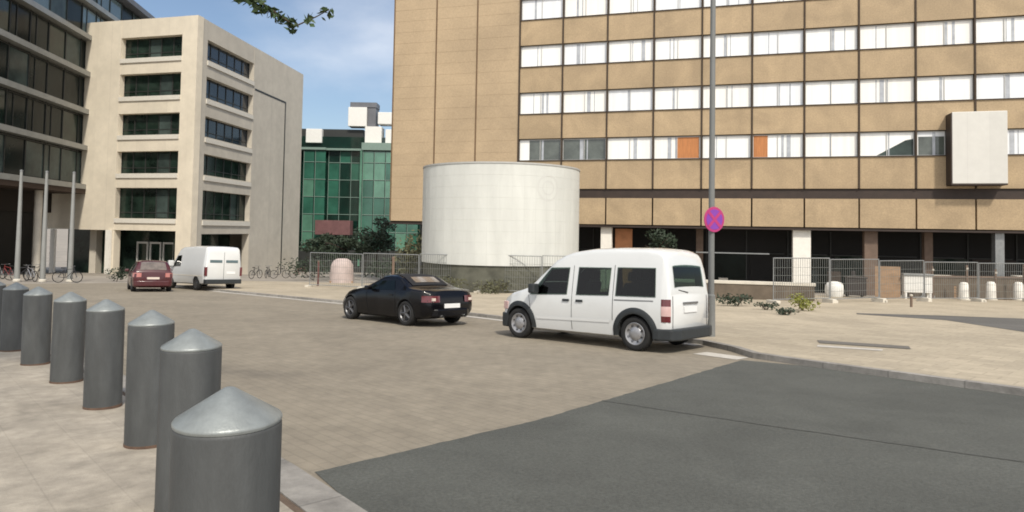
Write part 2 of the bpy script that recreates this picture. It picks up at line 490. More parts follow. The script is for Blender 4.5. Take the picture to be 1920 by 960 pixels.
# ribbon windows, one per bay and storey in view
for ri, z0 in enumerate(rows[:4]):
    for k in range(min(NB, 12)):
        a = S0 + k * BAY + .07; c = S0 + (k + 1) * BAY - .07
        zz0, zz1 = Zb(z0), Zb(z0 + WH)
        w = MB()
        lo, hi = a, c
        if ri == 0 and k == 0: hi = a + .75
        if ri == 0 and k == 1: lo = c - .02
        if ri == 0 and k == 8: hi = a + .1
        w.box(lo, hi, .20, .27, zz0, zz1)
        win = w.build('window', random.choice([m_blind, m_blind, m_blind2, m_blind3]), brown)
        x = a + (c - a) * random.choice([.3, .42, .5, .55]) + random.uniform(-.1, .1)
        for q in range(random.choice([1, 1, 2, 2, 3])):
            wd = random.choice([.05, .06, .08, .16, .26])
            if x + wd < c - .1:
                MB().box(x, x + wd, .188, .199, zz0 + .02, zz1 - .02).build('blind_gap', m_blind_g, win)
            x += wd + random.choice([.18, .25, .6])
        fr = MB()
        fr.box(a, c, .14, .19, zz0, zz0 + .05); fr.box(a, c, .14, .19, zz1 - .05, zz1)
        for x in (a, (a + c) / 2 - .02, c - .04): fr.box(x, x + .04, .14, .185, zz0 + .051, zz1 - .051)
        fr.build('frame', m_frame_w if ri else m_frame_w, win)
        if ri == 0 and k in (0, 1):
            MB().box(hi + .01 if k == 0 else a, c if k == 0 else lo, .205, .26, zz0, zz1).build('pane', m_dglass, win)
        if ri == 0 and k == 7:
            MB().add([(a + .9, .197, zz0), (c, .197, zz0), (c, .197, zz1 - .45), (c - .5, .197, zz1 - .55)], [(0, 1, 2, 3)]).build('pane', m_offlight, win)  # slanted dark quad paints a reflection onto this window
        if ri == 0 and k == 8:
            MB().box(hi + .01, c, .205, .26, zz0, zz1 - .34).build('pane', m_dglass, win)
            MB().box(hi + .01, c, .206, .26, zz1 - .335, zz1).build('blind', m_blind2, win)
        if ri == 0 and k in (3, 5):
            x0 = {3: c - 1.62, 5: a + .0}[k]; x1 = {3: c - .1, 5: a + .95}[k]
            MB().box(x0, x1, .16, .187, zz0 + .05, zz1 - .05).build('curtain', m_orange, win)
for z0 in rows[4:]:
    e = MB()
    for k in range(NB): e.box(S0 + k * BAY + .07, S0 + (k + 1) * BAY - .07, .2, .27, Zb(z0), Zb(z0 + WH))
    e.build('upper_window_row', m_blind, brown)
# arcade under the building
rc = MB()
rc.box(SL, s_end, .0, 16, Zb(2.0), Zb(2.12))
rc.build('soffit', m_brown, brown)
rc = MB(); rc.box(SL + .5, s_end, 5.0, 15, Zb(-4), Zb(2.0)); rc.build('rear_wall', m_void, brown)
for s0, s1, m, dp, z1 in [(18.93, 20.05, m_colw, .35, 2.0), (5.9, 6.7, m_colw, .35, 2.0), (23.35, 24.15, m_brcol, .6, 2.0), (30.7, 31.2, m_steel, .3, 2.0), (33.6, 34.6, m_colw, .35, 2.0), (12.6, 13.1, m_brcol, 2.4, 2.0), (27.2, 27.7, m_brcol, 1.8, 2.0), (-9.0, -8.4, m_brcol, 2.5, 2.0)]:
    MB().box(s0, s1, dp, dp + .6, Zb(-4.2), Zb(z1)).build('column', m, brown, bevel=.02)
MB().box(6.85, 8.1, 1.2, 1.3, Zb(-2.8), Zb(1.9)).build('entrance_panel', mat('orange_entrance_panel', (.50, .22, .10), .7, var=.2, scale=2), brown)
e = MB()
for k in range(16):
    x = SL + 1 + k * 2.9
    e.box(x, x + .08, 4.9, 4.99, Zb(-3.5), Zb(1.95)); e.box(x + .1, x + 2.7, 4.9, 4.99, Zb(.2), Zb(.28))
e.build('shopfront_frame', m_frame_d, brown)
for k in range(15):
    x = SL + 1.2 + k * 2.9
    m_ = random.choice([m_offglass, m_void, m_green_d, m_offglass, m_brown])
    MB().box(x + .12, x + 2.7, 4.93, 4.985, Zb(-3.5), Zb(.18)).build('shopfront_pane', m_, brown)
    if k % 3 == 1: MB().box(x + .9, x + 1.9, 4.80, 4.90, Zb(-3.5), Zb(-.9)).build('shopfront_door', random.choice([m_offlight, m_brcol]), brown)
for x in (14.2, 21.6, 26.0, 32.2): MB().box(x, x + random.uniform(.5, 1.3), 3.2, 3.9, Zb(-3.5), Zb(random.uniform(-1.6, -.6))).build('kiosk_unit', random.choice([m_brcol, m_conc, m_board]), brown, bevel=.03)
MB().box(12.6, 17.5, 1.0, 1.05, Zb(.28), Zb(.36)).build('handrail', m_steel, brown)
# projecting white box over the arcade
e = MB(); e.box(27.98, 30.95, -.95, .1, Zb(5.02), Zb(9.5)); e.build('projecting_box', m_boxw, brown, bevel=.03)
e = MB(); e.box(27.92, 27.975, -.92, .1, Zb(4.95), Zb(9.45)); e.box(27.98, 30.95, -.92, .1, Zb(4.93), Zb(5.015)); e.build('box_shade_panel', m_brown, brown)  # dark panels paint the shade on the box's left side and underside

# ------------------------------------------------------------------ white cylinder
cyl = thing('white_drum', 'big windowless white drum standing before the tan office block', 'drum building', (-.65, 39.6, G(0, 39.6)))
zc = G(0, 39.6)
r = 4.62
pr = []
zz = -.25
while zz < 5.1:
    pr += [(r, zz - zc), (r, zz + .58 - zc), (r - .006, zz + .584 - zc), (r - .006, zz + .594 - zc)]; zz += .60
pr += [(r, 5.15 - zc)]
MB().lathe(pr, 128).build('shell', m_cyl, cyl, smooth=30)
e = MB()
for k in range(44):
    a = 2 * math.pi * k / 44
    e.prism([((r + .004) * math.cos(a + d_) if i_ else (r - .05) * math.cos(a + d_), (r + .004) * math.sin(a + d_) if i_ else (r - .05) * math.sin(a + d_)) for d_, i_ in ((-.0022, 0), (-.0022, 1), (.0022, 1), (.0022, 0))], -.2 - zc, 5.14 - zc)
e.build('panel_joint', mat('grey_joint', (.55, .56, .53), .7), cyl)
MB().lathe([(r + .03, 5.15 - zc), (r + .03, 5.24 - zc), (r - .25, 5.24 - zc), (r - .25, 5.0 - zc), (0, 5.0 - zc)], 128).build('roof_rim', m_cylrim, cyl, smooth=30)
MB().lathe([(r - .02, -.25 - zc), (r - .08, -.25 - zc), (r - .08, -.8)], 96).build('plinth', m_plinth, cyl, smooth=30)
# faint round mark on the upper right of the drum
e = MB()
ac = math.atan2(-math.sqrt(1 - .56 ** 2), .56); zm = 3.95
for ra, rb in ((.72, .62), (.40, .32)):
    n = 40
    for k in range(n):
        q = []
        for rr_, kk in ((ra, k), (ra, k + 1), (rb, k + 1), (rb, k)):
            an = 2 * math.pi * kk / n
            aa = ac + rr_ * math.cos(an) / r
            q.append(((r + .006) * math.cos(aa), (r + .006) * math.sin(aa), zm + rr_ * math.sin(an) - zc))
        e.add(q, [(0, 1, 2, 3)])
e.build('emblem', m_emb, cyl)

# ------------------------------------------------------------------ limestone building on the left
c0 = Vector((-30.26, 63.0)); cl = Vector((-42.92, 66.16)); cr = Vector((-27.77, 87.16))
zb2 = -4.6
lime = thing('stone_building', 'cream stone corner building with deep recessed window bays', 'building', (c0.x, c0.y, zb2))
Z2 = lambda z: z - zb2
tl = (c0 - cl).normalized(); nl = Vector((-tl.y, tl.x))        # inward
tr = (cr - c0).normalized(); nr = Vector((-tr.y, tr.x))
LL = (c0 - cl).length; LR = (cr - c0).length
def fbox(b, face, s0, s1, d0, d1, z0, z1):
    """box in a facade's own frame: along, inward depth, height (local to the building)"""
    if face == 'l': o, t, n = cl - c0, tl, nl
    else: o, t, n = Vector((0, 0)), tr, nr
    P = [o + t * s0 + n * d0, o + t * s1 + n * d0, o + t * s1 + n * d1, o + t * s0 + n * d1]
    return b.prism([(p.x, p.y) for p in P], Z2(z0), Z2(z1))
wl = [(17.85, 19.92), (14.08, 16.30), (10.29, 12.40), (6.55, 8.70), (2.18, 5.15)]
zt = 21.69
# wall: pillars, slabs and plain end
e = MB()
fbox(e, 'l', 0, 4.25, 0, .8, 1.0, zt)
fbox(e, 'l', 11.33, LL - .005, .0, .8, -5, zt - .002)
zs = [zt - .004] + [v for pr_ in [(b_, a_) for a_, b_ in wl] for v in pr_] + [1.02]
for i in range(0, len(zs), 2):
    fbox(e, 'l', 4.251, 11.329, .02, .8, zs[i + 1], zs[i])
fbox(e, 'l', -4.4, 4.25, .03, 3.0, 1.03, 4.9)
fbox(e, 'l', 3.2, 4.25, .03, .8, -5, 1.02)
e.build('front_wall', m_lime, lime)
e = MB()
fbox(e, 'r', .81, 1.75, 0, .8, -5, zt - .003)
for i in range(0, len(zs), 2):
    fbox(e, 'r', 1.751, 11.099, .02, .8, zs[i + 1] - .1 - (.0 if i < len(zs) - 2 else .15), zs[i] - .003)
fbox(e, 'r', 11.1, LR, 0, .8, -6, zt - .001)
e.build('side_wall', m_lime_shade, lime)
e = MB()
fbox(e, 'r', 3.4, LR, 12.2, 12.9, -6, zt - .01); fbox(e, 'r', 3.3, LR - .01, .85, 12.1, zt - .6, zt - .3); fbox(e, 'r', LR - .7, LR - .02, .82, 12.1, -6, zt - .02)
e.build('rear_wall', m_lime_shade, lime)
# groove on the side wall
e = MB(); fbox(e, 'r', 19.1, 19.35, -.03, -.004, -5, 16.9); fbox(e, 'r', 11.4, 19.35, -.032, -.006, 16.9, 17.1); e.build('groove', m_frame_d, lime)
for z0, z1 in wl:
    fbox(MB_ := MB(), 'l', 4.26, 11.32, -.10, .018, z0 - .45, z0 - .02); MB_.build('slab_edge', m_slabl, lime)
    fbox(MB_ := MB(), 'r', 1.76, 11.09, -.10, .018, z0 - .55, z0 - .12); MB_.build('slab_edge', m_slabl, lime)
for fi, (face, s0, s1) in enumerate((('l', 4.26, 11.32), ('r', 1.76, 11.09))):
    for wi, (z0, z1) in enumerate(wl):
        g = MB(); fbox(g, face, s0, s1, .62, .66, z0 - (.1 if face == 'r' else 0), z1)
        win = g.build('window', m_green_d if (wi > 2 or face == 'l') else m_blueglass, lime)
        f = MB()
        n = 5 if face == 'l' else 6
        for k in range(n + 1):
            x = s0 + (s1 - s0) * k / n
            fbox(f, face, max(s0, x - .05), min(s1, x + .05), .56, .615, z0, z1)
        fbox(f, face, s0, s1, .57, .612, z0 + .55, z0 + .62)
        f.build('frame', m_frame_d, win)
        if face == 'l':
            p = MB(); x = s0 + (s1 - s0) * random.choice([.42, .2, .6]); fbox(p, face, x, x + 1.3, .60, .618, z0 + .1, z1 - .2); p.build('blind', m_offlight, win)
        elif wi == 4:
            p = MB(); fbox(p, face, s0 + 6.2, s0 + 7.4, .60, .618, z0 + .1, z1 - .1); p.build('blind', m_offlight, win)
# entrance storey
g = MB(); fbox(g, 'l', 3.0, 12.4, 2.2, 2.3, -5, 1.0); fbox(g, 'r', .9, 11.1, 2.2, 2.3, -5, 1.0); fbox(g, 'l', -4.0, 3.0, 2.5, 2.6, -5, 1.0); g.build('entrance_glazing', m_green_d, lime)
for k in range(4):
    d = MB(); x = 5.0 + k * 1.55
    fbox(d, 'l', x, x + .12, 2.08, 2.19, -3.5, -.3); fbox(d, 'l', x + 1.2, x + 1.32, 2.08, 2.19, -3.5, -.3); fbox(d, 'l', x, x + 1.32, 2.07, 2.188, -.3, -.12)
    d.build('door_frame', m_frame_w, lime)
for s in (3.5, -3.2):
    d = MB(); fbox(d, 'l', s, s + .55, -.25, -.02, -5, 1.0); d.build('column', m_colw, lime)

# ------------------------------------------------------------------ dark glazed office on the far left
dP = Vector((-42.59, 66.0)); dd = Vector((1.97, -13.26)).normalized(); dn = Vector((dd.y, -dd.x))      # dn points into the building
dzb = -4.4
dark = thing('glass_office', 'dark glazed office block with pale floor bands', 'building', (dP.x, dP.y, dzb))
def dbox(b, s0, s1, d0, d1, z0, z1):
    P = [dd * s0 + dn * d0, dd * s1 + dn * d0, dd * s1 + dn * d1, dd * s0 + dn * d1]
    return b.prism([(p.x, p.y) for p in P], z0 - dzb, z1 - dzb)
DS0, DS1 = -17.0, 24.0
fl = [5.0, 8.85, 12.45, 16.2, 19.85, 23.4]
e = MB(); dbox(e, DS0, DS1, .5, 16, 5.3, 26.4); e.build('core', m_offglass, dark)
e = MB(); dbox(e, DS0 - .6, DS1, -.6, 16.4, 26.4, 27.0); dbox(e, DS0 + 4, DS1, 2, 14, 27.0, 29.0); e.build('roof', m_roofm, dark)
for i, z in enumerate(fl):
    e = MB(); dbox(e, DS0, DS1, -.35, .6, z, z + .48); e.build('floor_band', m_band, dark)
for i, z in enumerate(fl):
    top = fl[i + 1] if i + 1 < len(fl) else 26.4
    n = 14
    for k in range(n):
        s0 = DS0 + (DS1 - DS0) * k / n; s1 = DS0 + (DS1 - DS0) * (k + 1) / n
        if s0 > 19 : continue
        m = random.choice([m_offglass, m_offglass, m_green_d, m_offlight, m_offglass, m_offglass]) if i < 4 else random.choice([m_offblue, m_offblue, m_offlight, m_offglass])
        w = MB(); dbox(w, s0 + .12, s1 - .12, .38, .45, z + .62, top - .25)
        win = w.build('window', m, dark)
        f = MB()
        dbox(f, s0 + .06, s0 + .14, .30, .37, z + .5, top); dbox(f, s0 + .06, s1 - .06, .31, .365, top - .2, top - .12)
        if random.random() < .5: dbox(f, s1 - .9, s1 - .83, .32, .37, z + .5, top - .1)
        f.build('frame', m_frame_d, win)
e = MB(); dbox(e, DS0, DS1, -.3, 14, 4.55, 4.99); e.build('soffit', m_soffit, dark)
e = MB(); dbox(e, -.5, DS1, 3.0, 3.3, 2.6, 4.5); e.build('upper_lobby_wall', mat('lobby_shade_brown', (.016, .010, .007), .8), dark)  # near-black brown stands in for the lobby's shade
e = MB(); dbox(e, -.5, DS1, 3.4, 3.6, -5, 4.5); e.build('lobby_glazing', m_void, dark)
for k in range(2):
    p = dd * (6.0 + k * 14.0) + dn * .9
    MB().tube([(p.x, p.y, -.3), (p.x, p.y, 4.5 - dzb)], .32, 20).build('column', m_conc, dark, smooth=40)

# ------------------------------------------------------------------ green glass building closing the street
gz = G(0, 100)
gb = thing('green_glass_building', 'distant green glass building closing the gap in the street', 'building', (-24, 100, gz))
def gbox(b, x0, x1, y0, y1, z0, z1): return b.box(x0 + 24, x1 + 24, y0 - 100, y1 - 100, z0 - gz, z1 - gz)
e = MB(); gbox(e, -40, -6, .6 + 100, 118, -5, 15.4); e.build('core', m_gdark, gb)
def gpane(x0, x1, z0, z1, m, y=100.0):
    w = MB(); gbox(w, x0 + .06, x1 - .06, y, y + .1, z0 + .08, z1 - .08); o = w.build('window', m, gb)
    f = MB(); gbox(f, x0, x0 + .06, y - .08, y + .12, z0, z1); gbox(f, x0 + .06, x1, y - .07, y + .11, z0, z0 + .08); f.build('frame', m_gframe, o)
zl = [-1.6, 1.0, 3.6, 6.2, 8.8, 11.4, 13.2]
for i in range(len(zl) - 1):
    for j, x in enumerate([-33.5, -31.3, -29.6, -27.9]):
        if j == 3: continue
        gpane(x, x + 1.6, zl[i], zl[i + 1], random.choice([m_gglass, m_gglass_l, m_gglass]) if j < 2 else m_gglass, 99.6)
    for x in (-27.8, -26.1, -24.4): gpane(x, x + 1.65, zl[i], zl[i + 1], random.choice([m_gdark, m_gdark, m_gglass]) if i > 1 else m_gdark, 100.4)
    for x in (-22.4, -20.7, -19.0, -17.3, -15.6): gpane(x, x + 1.65, zl[i], zl[i + 1], random.choice([m_gglass, m_gglass_l, m_gglass, m_gglass_l]), 99.4)
e = MB(); gbox(e, -34, -28, 99.3, 100.9, 13.25, 13.6); gbox(e, -28, -22.6, 99.7, 100.9, 13.25, 13.55); gbox(e, -22.6, -12, 99.1, 100.9, 13.3, 14.4); e.build('parapet', m_gframe, gb)
e = MB(); gbox(e, -22.75, -22.45, 99.0, 100.9, -4, 13.2); e.build('corner_fin', m_gglass_l, gb)
e = MB(); gbox(e, -33, -22.8, 101.0, 112, 15.4, 16.6); e.build('attic', m_frame_d, gb)
for x0, x1, z0, z1 in ((-31.3, -28.9, 14.4, 16.5), (-22.4, -19.9, 14.5, 17.0), (-19.3, -17.0, 14.5, 16.6), (-25.0, -22.2, 17.0, 19.9), (-20.5, -17.4, 17.4, 19.2)):
    w = MB(); gbox(w, x0, x1, 100.2, 102.5, z0, z1); w.build('roof_box', m_white, gb, bevel=.05)
e = MB(); gbox(e, -24.8, -20.8, 100.5, 103, 19.95, 20.7); gbox(e, -22.1, -20.9, 100.6, 103, 17.1, 19.9); e.build('plant_room', m_roofm, gb)
e = MB(); gbox(e, -28.7, -23.6, 97.3, 99.2, .6, 2.7); e.build('canopy', m_maroon, gb)
e = MB(); gbox(e, -38, -10, 99.2, 99.35, -5.2, -1.7); e.build('shopfront', m_frame_d, gb)

# ------------------------------------------------------------------ bollards
BP = [(-.955, 2.30), (-1.98, 4.18), (-3.0, 5.62), (-4.2, 6.97), (-5.48, 8.33), (-6.79, 9.63), (-8.1, 10.95), (-9.4, 12.2)]
BL = ['nearest big grey steel bollard, cut off by the bottom of the picture', 'second nearest grey bollard, half hidden behind the front one',
      'third grey bollard from the front, its base hidden by the second', 'fourth grey bollard from the front, standing clear with its base visible',
      'fifth grey bollard from the front, between its two taller looking neighbours', 'sixth grey bollard from the front of the row',
      'seventh grey bollard from the front, close to the left edge', 'eighth and farthest visible grey bollard, cut by the left edge']
first = None
for i, (x, y) in enumerate(BP):
    if first is None:
        first = thing('bollard', BL[0], 'bollard', (x, y, G(x, y, HP_L - .003)), 0, 'grey bollards along the pavement edge')
        MB().lathe([(0, 0), (.174, 0), (.174, .978), (.1725, .986), (.170, .990), (0, .990)], 64).build('post', m_bol, first, smooth=35)
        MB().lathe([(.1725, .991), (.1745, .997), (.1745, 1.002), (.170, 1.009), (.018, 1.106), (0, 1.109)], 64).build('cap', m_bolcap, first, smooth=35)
        MB().lathe([(.177, .0), (.177, .025), (.1745, .029)], 48).build('base_collar', m_rust, first, smooth=35)
    else:
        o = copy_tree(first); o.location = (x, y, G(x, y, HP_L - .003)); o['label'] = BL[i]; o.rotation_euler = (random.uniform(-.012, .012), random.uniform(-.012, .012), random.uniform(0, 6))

# ------------------------------------------------------------------ vehicles
def interp(tab):
    def f(x):
        if x <= tab[0][0]: return tab[0][1]
        for (a, b_), (c, d) in zip(tab, tab[1:]):
            if x <= c: return b_ + (d - b_) * (x - a) / (c - a)
        return tab[-1][1]
    return f
class Body:
    def __init__(s, W, Z0, Z1, ZB, tumble, crown, rr=.10):
        s.W, s.Z0, s.Z1, s.ZB = interp(W), interp(Z0), interp(Z1), interp(ZB)
        s.tm, s.cr, s.rr = tumble, crown, rr
        s.x0, s.x1 = Z1[0][0], Z1[-1][0]
        xs = set([p[0] for t in (W, Z0, Z1, ZB) for p in t if s.x0 <= p[0] <= s.x1])
        x = s.x0
        while x < s.x1: xs.add(round(x, 3)); x += .09
        s.xs = sorted(xs)
    def sec(s, x):
        w, z0, z1, zb = s.W(x), s.Z0(x), s.Z1(x), s.ZB(x)
        hb = min(zb, z1 - .05)
        wt = w * .985 - max(0, z1 - hb - .06) * s.tm
        r = min(s.rr, (z1 - hb) * .6)
        P = [(0, z0), (w * .84, z0), (w * .94, z0 + .05), (w * .985, z0 + .3 * (hb - z0)), (w, z0 + .66 * (hb - z0)), (w * .985, hb)]
        ym = (w * .985 + wt) / 2
        P += [(ym, (hb + z1 - r) / 2), (wt, z1 - r), (wt - .12 * r, z1 - .62 * r), (wt - .38 * r, z1 - .25 * r), (wt - r, z1 - .02 * r)]
        c = s.cr
        P += [(wt * .6, z1 + c * .6), (wt * .3, z1 + c * .9), (0, z1 + c)]
        return P
    def mesh(s):
        b = MB(); rings = []
        for x in s.xs:
            h = s.sec(x)
            rings.append([(x, y, z) for y, z in h] + [(x, -y, z) for y, z in h[-2:0:-1]])
        n = len(rings[0])
        fs = []
        for i in range(len(rings) - 1):
            for k in range(n): fs.append((i * n + k, i * n + (k + 1) % n, (i + 1) * n + (k + 1) % n, (i + 1) * n + k))
        fs.append(tuple(range(n))); fs.append(tuple(range((len(rings) - 1) * n, len(rings) * n)))
        return b.add([q for r in rings for q in r], fs)
    def yside(s, x, z):
        P = s.sec(x)[1:]
        for (y0, z0), (y1, z1) in zip(P, P[1:]):
            if z0 <= z <= z1 and z1 > z0: return y0 + (y1 - y0) * (z - z0) / (z1 - z0)
        return P[-1][0]
    def ztop(s, x, y):
        P = s.sec(x)[7:]
        y = abs(y)
        for (y0, z0), (y1, z1) in zip(P, P[1:]):
            if y1 <= y <= y0: return z0 + (z1 - z0) * ((y0 - y) / (y0 - y1) if y0 > y1 else 1)
        return P[-1][1]
    def side_glass(s, side, quad, off=.008, nx=8, nz=5):
        """quad: (x, z) of bottom-rear, bottom-front, top-front, top-rear"""
        b = MB(); (a, c, d, e) = quad; vs = []
        for j in range(nz + 1):
            v = j / nz
            l = (a[0] + (e[0] - a[0]) * v, a[1] + (e[1] - a[1]) * v); r = (c[0] + (d[0] - c[0]) * v, c[1] + (d[1] - c[1]) * v)
            for i in range(nx + 1):
                u = i / nx; x = l[0] + (r[0] - l[0]) * u; z = l[1] + (r[1] - l[1]) * u
                vs.append((x, side * (s.yside(x, z) + off), z))
        m = nx + 1
        return b.add(vs, [(j * m + i, j * m + i + 1, (j + 1) * m + i + 1, (j + 1) * m + i) for j in range(nz) for i in range(nx)])
    def top_patch(s, xa, xb, ya, yb, off=.010, nx=10, ny=12):
        b = MB(); vs = []
        for i in range(nx + 1):
            u = i / nx; x = xa + (xb - xa) * u; yy = ya + (yb - ya) * u
            dz = (s.Z1(x + .01) - s.Z1(x - .01)) / .02
            l = math.hypot(dz, 1)
            for j in range(ny + 1):
                y = -yy + 2 * yy * j / ny
                vs.append((x - dz / l * off, y, s.ztop(x, y) + off / l))
        m = ny + 1
        return b.add(vs, [(i * m + j, i * m + j + 1, (i + 1) * m + j + 1, (i + 1) * m + j) for i in range(nx) for j in range(ny)])
def cut_wells(obj, cuts):
    """cut the wheel wells out of a car body"""
    for (x, z, y0, y1, r) in cuts:
        c = MB().lathe([(0, y0), (r, y0), (r, y1), (0, y1)], 36, axis='y', c=(x, 0, z)).build('cutter', m_plastic)
        md = obj.modifiers.new('b', 'BOOLEAN'); md.operation = 'DIFFERENCE'; md.solver = 'EXACT'; md.object = c
        bpy.context.view_layer.update()
        dg = bpy.context.evaluated_depsgraph_get()
        me = D.meshes.new_from_object(obj.evaluated_get(dg))
        old = obj.data
        obj.modifiers.clear(); obj.data = me
        me.name = obj.name
        D.meshes.remove(old)
        cm = c.data; D.objects.remove(c); D.meshes.remove(cm)
    obj.data.materials.clear()
def line_wells(body, wells, mdark):
    if len(body.data.materials) == 1: body.data.materials.append(mdark)
    for p in body.data.polygons:
        c = p.center
        for wx, wz, r_ in wells:
            if abs(math.hypot(c.x - wx, c.z - wz) - r_) < .012 and abs(c.y) < .88 or (math.hypot(c.x - wx, c.z - wz) < r_ and abs(c.y) < .7 and abs(p.normal.y) > .8): p.material_index = 1
def wheel(parent, x, y, side, rad, width, rimr, mrim, spokes=0):
    """side = +1 left, -1 right; y = outer face"""
    o = MB()
    o.lathe([(rimr, -.01), (rimr + .02, 0), (rad - .03, -.0), (rad - .008, -.02), (rad, -.05), (rad, -width + .05), (rad - .01, -width + .02), (rad - .04, -width), (rimr, -width)], 40, axis='y')
    t = o.build('wheel', m_tyre, parent, smooth=50)
    t.location = (x, y, rad); t.rotation_euler = (0, 0, 0 if side > 0 else math.pi)
    rm = MB().lathe([(rimr + .004, -.014), (rimr - .01, -.006), (rimr - .03, -.022), (rimr * .62, -.034), (rimr * .55, -.018), (rimr * .25, -.008), (0, -.006)], 40, axis='y')
    if spokes:
        rm = MB().lathe([(rimr + .004, -.014), (rimr - .01, -.006), (rimr - .03, -.03), (rimr - .04, -.09), (0, -.095)], 40, axis='y')
        for k in range(spokes):
            a = 2 * math.pi * k / spokes
            rm.tube([(0, -.03, 0), ((rimr - .02) * math.cos(a), -.03, (rimr - .02) * math.sin(a))], [.045, .026], 6)
        rm.lathe([(.06, -.03), (.055, -.01), (0, -.008)], 20, axis='y')
    rim = rm.build('rim', mrim, t, smooth=40)
    h = MB()
    for k in range(8):
        a = 2 * math.pi * (k + .5) / 8
        h.lathe([(rimr * .085, -.012), (rimr * .085, -.036)], 8, axis='y', c=(rimr * .72 * math.cos(a), 0, rimr * .72 * math.sin(a)))
    if not spokes: h.build('hub_slots', m_tyre, rim)
    return t
def arch(parent, body, x, z, side, r0, r1, a0=-.15, a1=math.pi + .15, m=m_plastic, off=.025):
    b = MB(); n = 28; vs = []
    for k in range(n + 1):
        a = a0 + (a1 - a0) * k / n
        for rr_, o in ((r0, -.06), (r0, off), ((r0 + r1) / 2, off + .008), (r1, .004), (r1, -.03)):
            px_, pz_ = x + rr_ * math.cos(a), z + rr_ * math.sin(a)
            yy = body.yside(min(max(px_, body.x0 + .05), body.x1 - .03), max(pz_, .30))
            vs.append((px_, side * (yy + o), pz_))
    b.add(vs, [(k * 5 + j, k * 5 + j + 1, (k + 1) * 5 + j + 1, (k + 1) * 5 + j) for k in range(n) for j in range(4)])
    return b.build('wheel_arch', m, parent, smooth=50)

# --- white passenger van (local x forward, rear axle at x = 0)
van = thing('passenger_van', 'white high roofed passenger van with dark side windows parked at the kerb', 'van')
W = [(-.70, .80), (-.66, .855), (-.55, .885), (-.3, .897), (2.4, .897), (2.9, .885), (3.2, .84), (3.45, .74), (3.58, .60), (3.64, .50)]
Z0 = [(-.70, .42), (-.6, .27), (-.2, .21), (2.6, .21), (3.2, .22), (3.55, .27), (3.64, .34)]
Z1 = [(-.70, 1.08), (-.685, 1.20), (-.655, 1.45), (-.62, 1.66), (-.58, 1.80), (-.53, 1.87), (-.44, 1.915), (-.2, 1.94), (.5, 1.95), (1.1, 1.935), (1.55, 1.88), (1.75, 1.82), (1.95, 1.72), (2.25, 1.47), (2.55, 1.215), (2.7, 1.11), (2.85, 1.06), (3.2, .98), (3.42, .885), (3.54, .78), (3.61, .66), (3.64, .56)]
ZB = [(-.7, 1.03), (1.2, 1.01), (2.6, .97), (2.9, .90), (3.64, .50)]
vb = Body(W, Z0, Z1, ZB, .13, .035, .11)
body = vb.mesh().build('body', m_paintw, van)
cut_wells(body, [(x, .33, s * .55, s * 1.1, .375) for x in (0, 2.912) for s in (1, -1)])
body.data.materials.append(m_paintw)
for p in body.data.polygons: p.use_smooth = True
body.data.set_sharp_from_angle(angle=R(38))
def van_glass(name, tint):
    m = D.materials.new(name); m.use_nodes = True; n = m.node_tree; n.nodes.clear()
    o = n.nodes.new('ShaderNodeOutputMaterial'); mx = n.nodes.new('ShaderNodeMixShader'); g = n.nodes.new('ShaderNodeBsdfGlossy'); t = n.nodes.new('ShaderNodeBsdfTransparent'); f = n.nodes.new('ShaderNodeFresnel')
    f.inputs[0].default_value = 1.45; g.inputs['Roughness'].default_value = .02; g.inputs['Color'].default_value = (.8, .8, .8, 1); t.inputs[0].default_value = (*tint, 1)
    n.links.new(f.outputs[0], mx.inputs[0]); n.links.new(t.outputs[0], mx.inputs[1]); n.links.new(g.outputs[0], mx.inputs[2]); n.links.new(mx.outputs[0], o.inputs[0])
    return m
m_vglass = van_glass('tinted_van_glass', (.26, .34, .29))
m_lining = mat('dark_cabin_lining', (.022, .023, .022), .9, var=.2)
m_seat = mat('dark_grey_seat_cloth', (.035, .038, .038), .95, var=.3, scale=20)
inner = Body([(-.62, .80), (-.5, .835), (2.2, .84), (2.56, .80)], [(-.62, .76), (2.56, .76)],
             [(-.60, 1.10), (-.56, 1.50), (-.52, 1.72), (-.45, 1.82), (-.2, 1.875), (.5, 1.885), (1.1, 1.87), (1.5, 1.815), (1.85, 1.70), (2.15, 1.45), (2.45, 1.20), (2.56, 1.08)], [(-.62, 1.02), (2.56, .98)], .13, .02, .08).mesh()
def boolean_cut(obj, mb):
    c = mb.build('cutter', m_plastic)
    md = obj.modifiers.new('b', 'BOOLEAN'); md.operation = 'DIFFERENCE'; md.solver = 'EXACT'; md.object = c
    bpy.context.view_layer.update()
    me = D.meshes.new_from_object(obj.evaluated_get(bpy.context.evaluated_depsgraph_get()))
    old = obj.data; obj.modifiers.clear(); obj.data = me; me.name = obj.name
    D.meshes.remove(old); cm = c.data; D.objects.remove(c); D.meshes.remove(cm)
def xz_prism(poly, y0, y1):
    n = len(poly)
    return MB().add([(x, y0, z) for x, z in poly] + [(x, y1, z) for x, z in poly], [tuple(range(n)), tuple(range(n, 2 * n))[::-1]] + [(i, (i + 1) % n, n + (i + 1) % n, n + i) for i in range(n)])
boolean_cut(body, inner)
WQ = [[(1.60, 1.00), (2.60, .96), (2.07, 1.55), (1.57, 1.56)], [(.58, 1.02), (1.37, 1.0), (1.35, 1.57), (.56, 1.57)], [(-.45, 1.03), (.43, 1.02), (.42, 1.58), (-.42, 1.58)]]
for q in WQ:
    cx = sum(p[0] for p in q) / 4; cz = sum(p[1] for p in q) / 4
    qq = [(cx + (x - cx) * .96, cz + (z - cz) * .94) for x, z in q]
    if q is WQ[0]: qq = [(1.63, 1.02), (2.44, .99), (2.05, 1.51), (1.60, 1.53)]
    boolean_cut(body, xz_prism(qq, -1.2, 1.2))
boolean_cut(body, MB().box(-.95, -.45, -.56, .56, 1.23, 1.60))
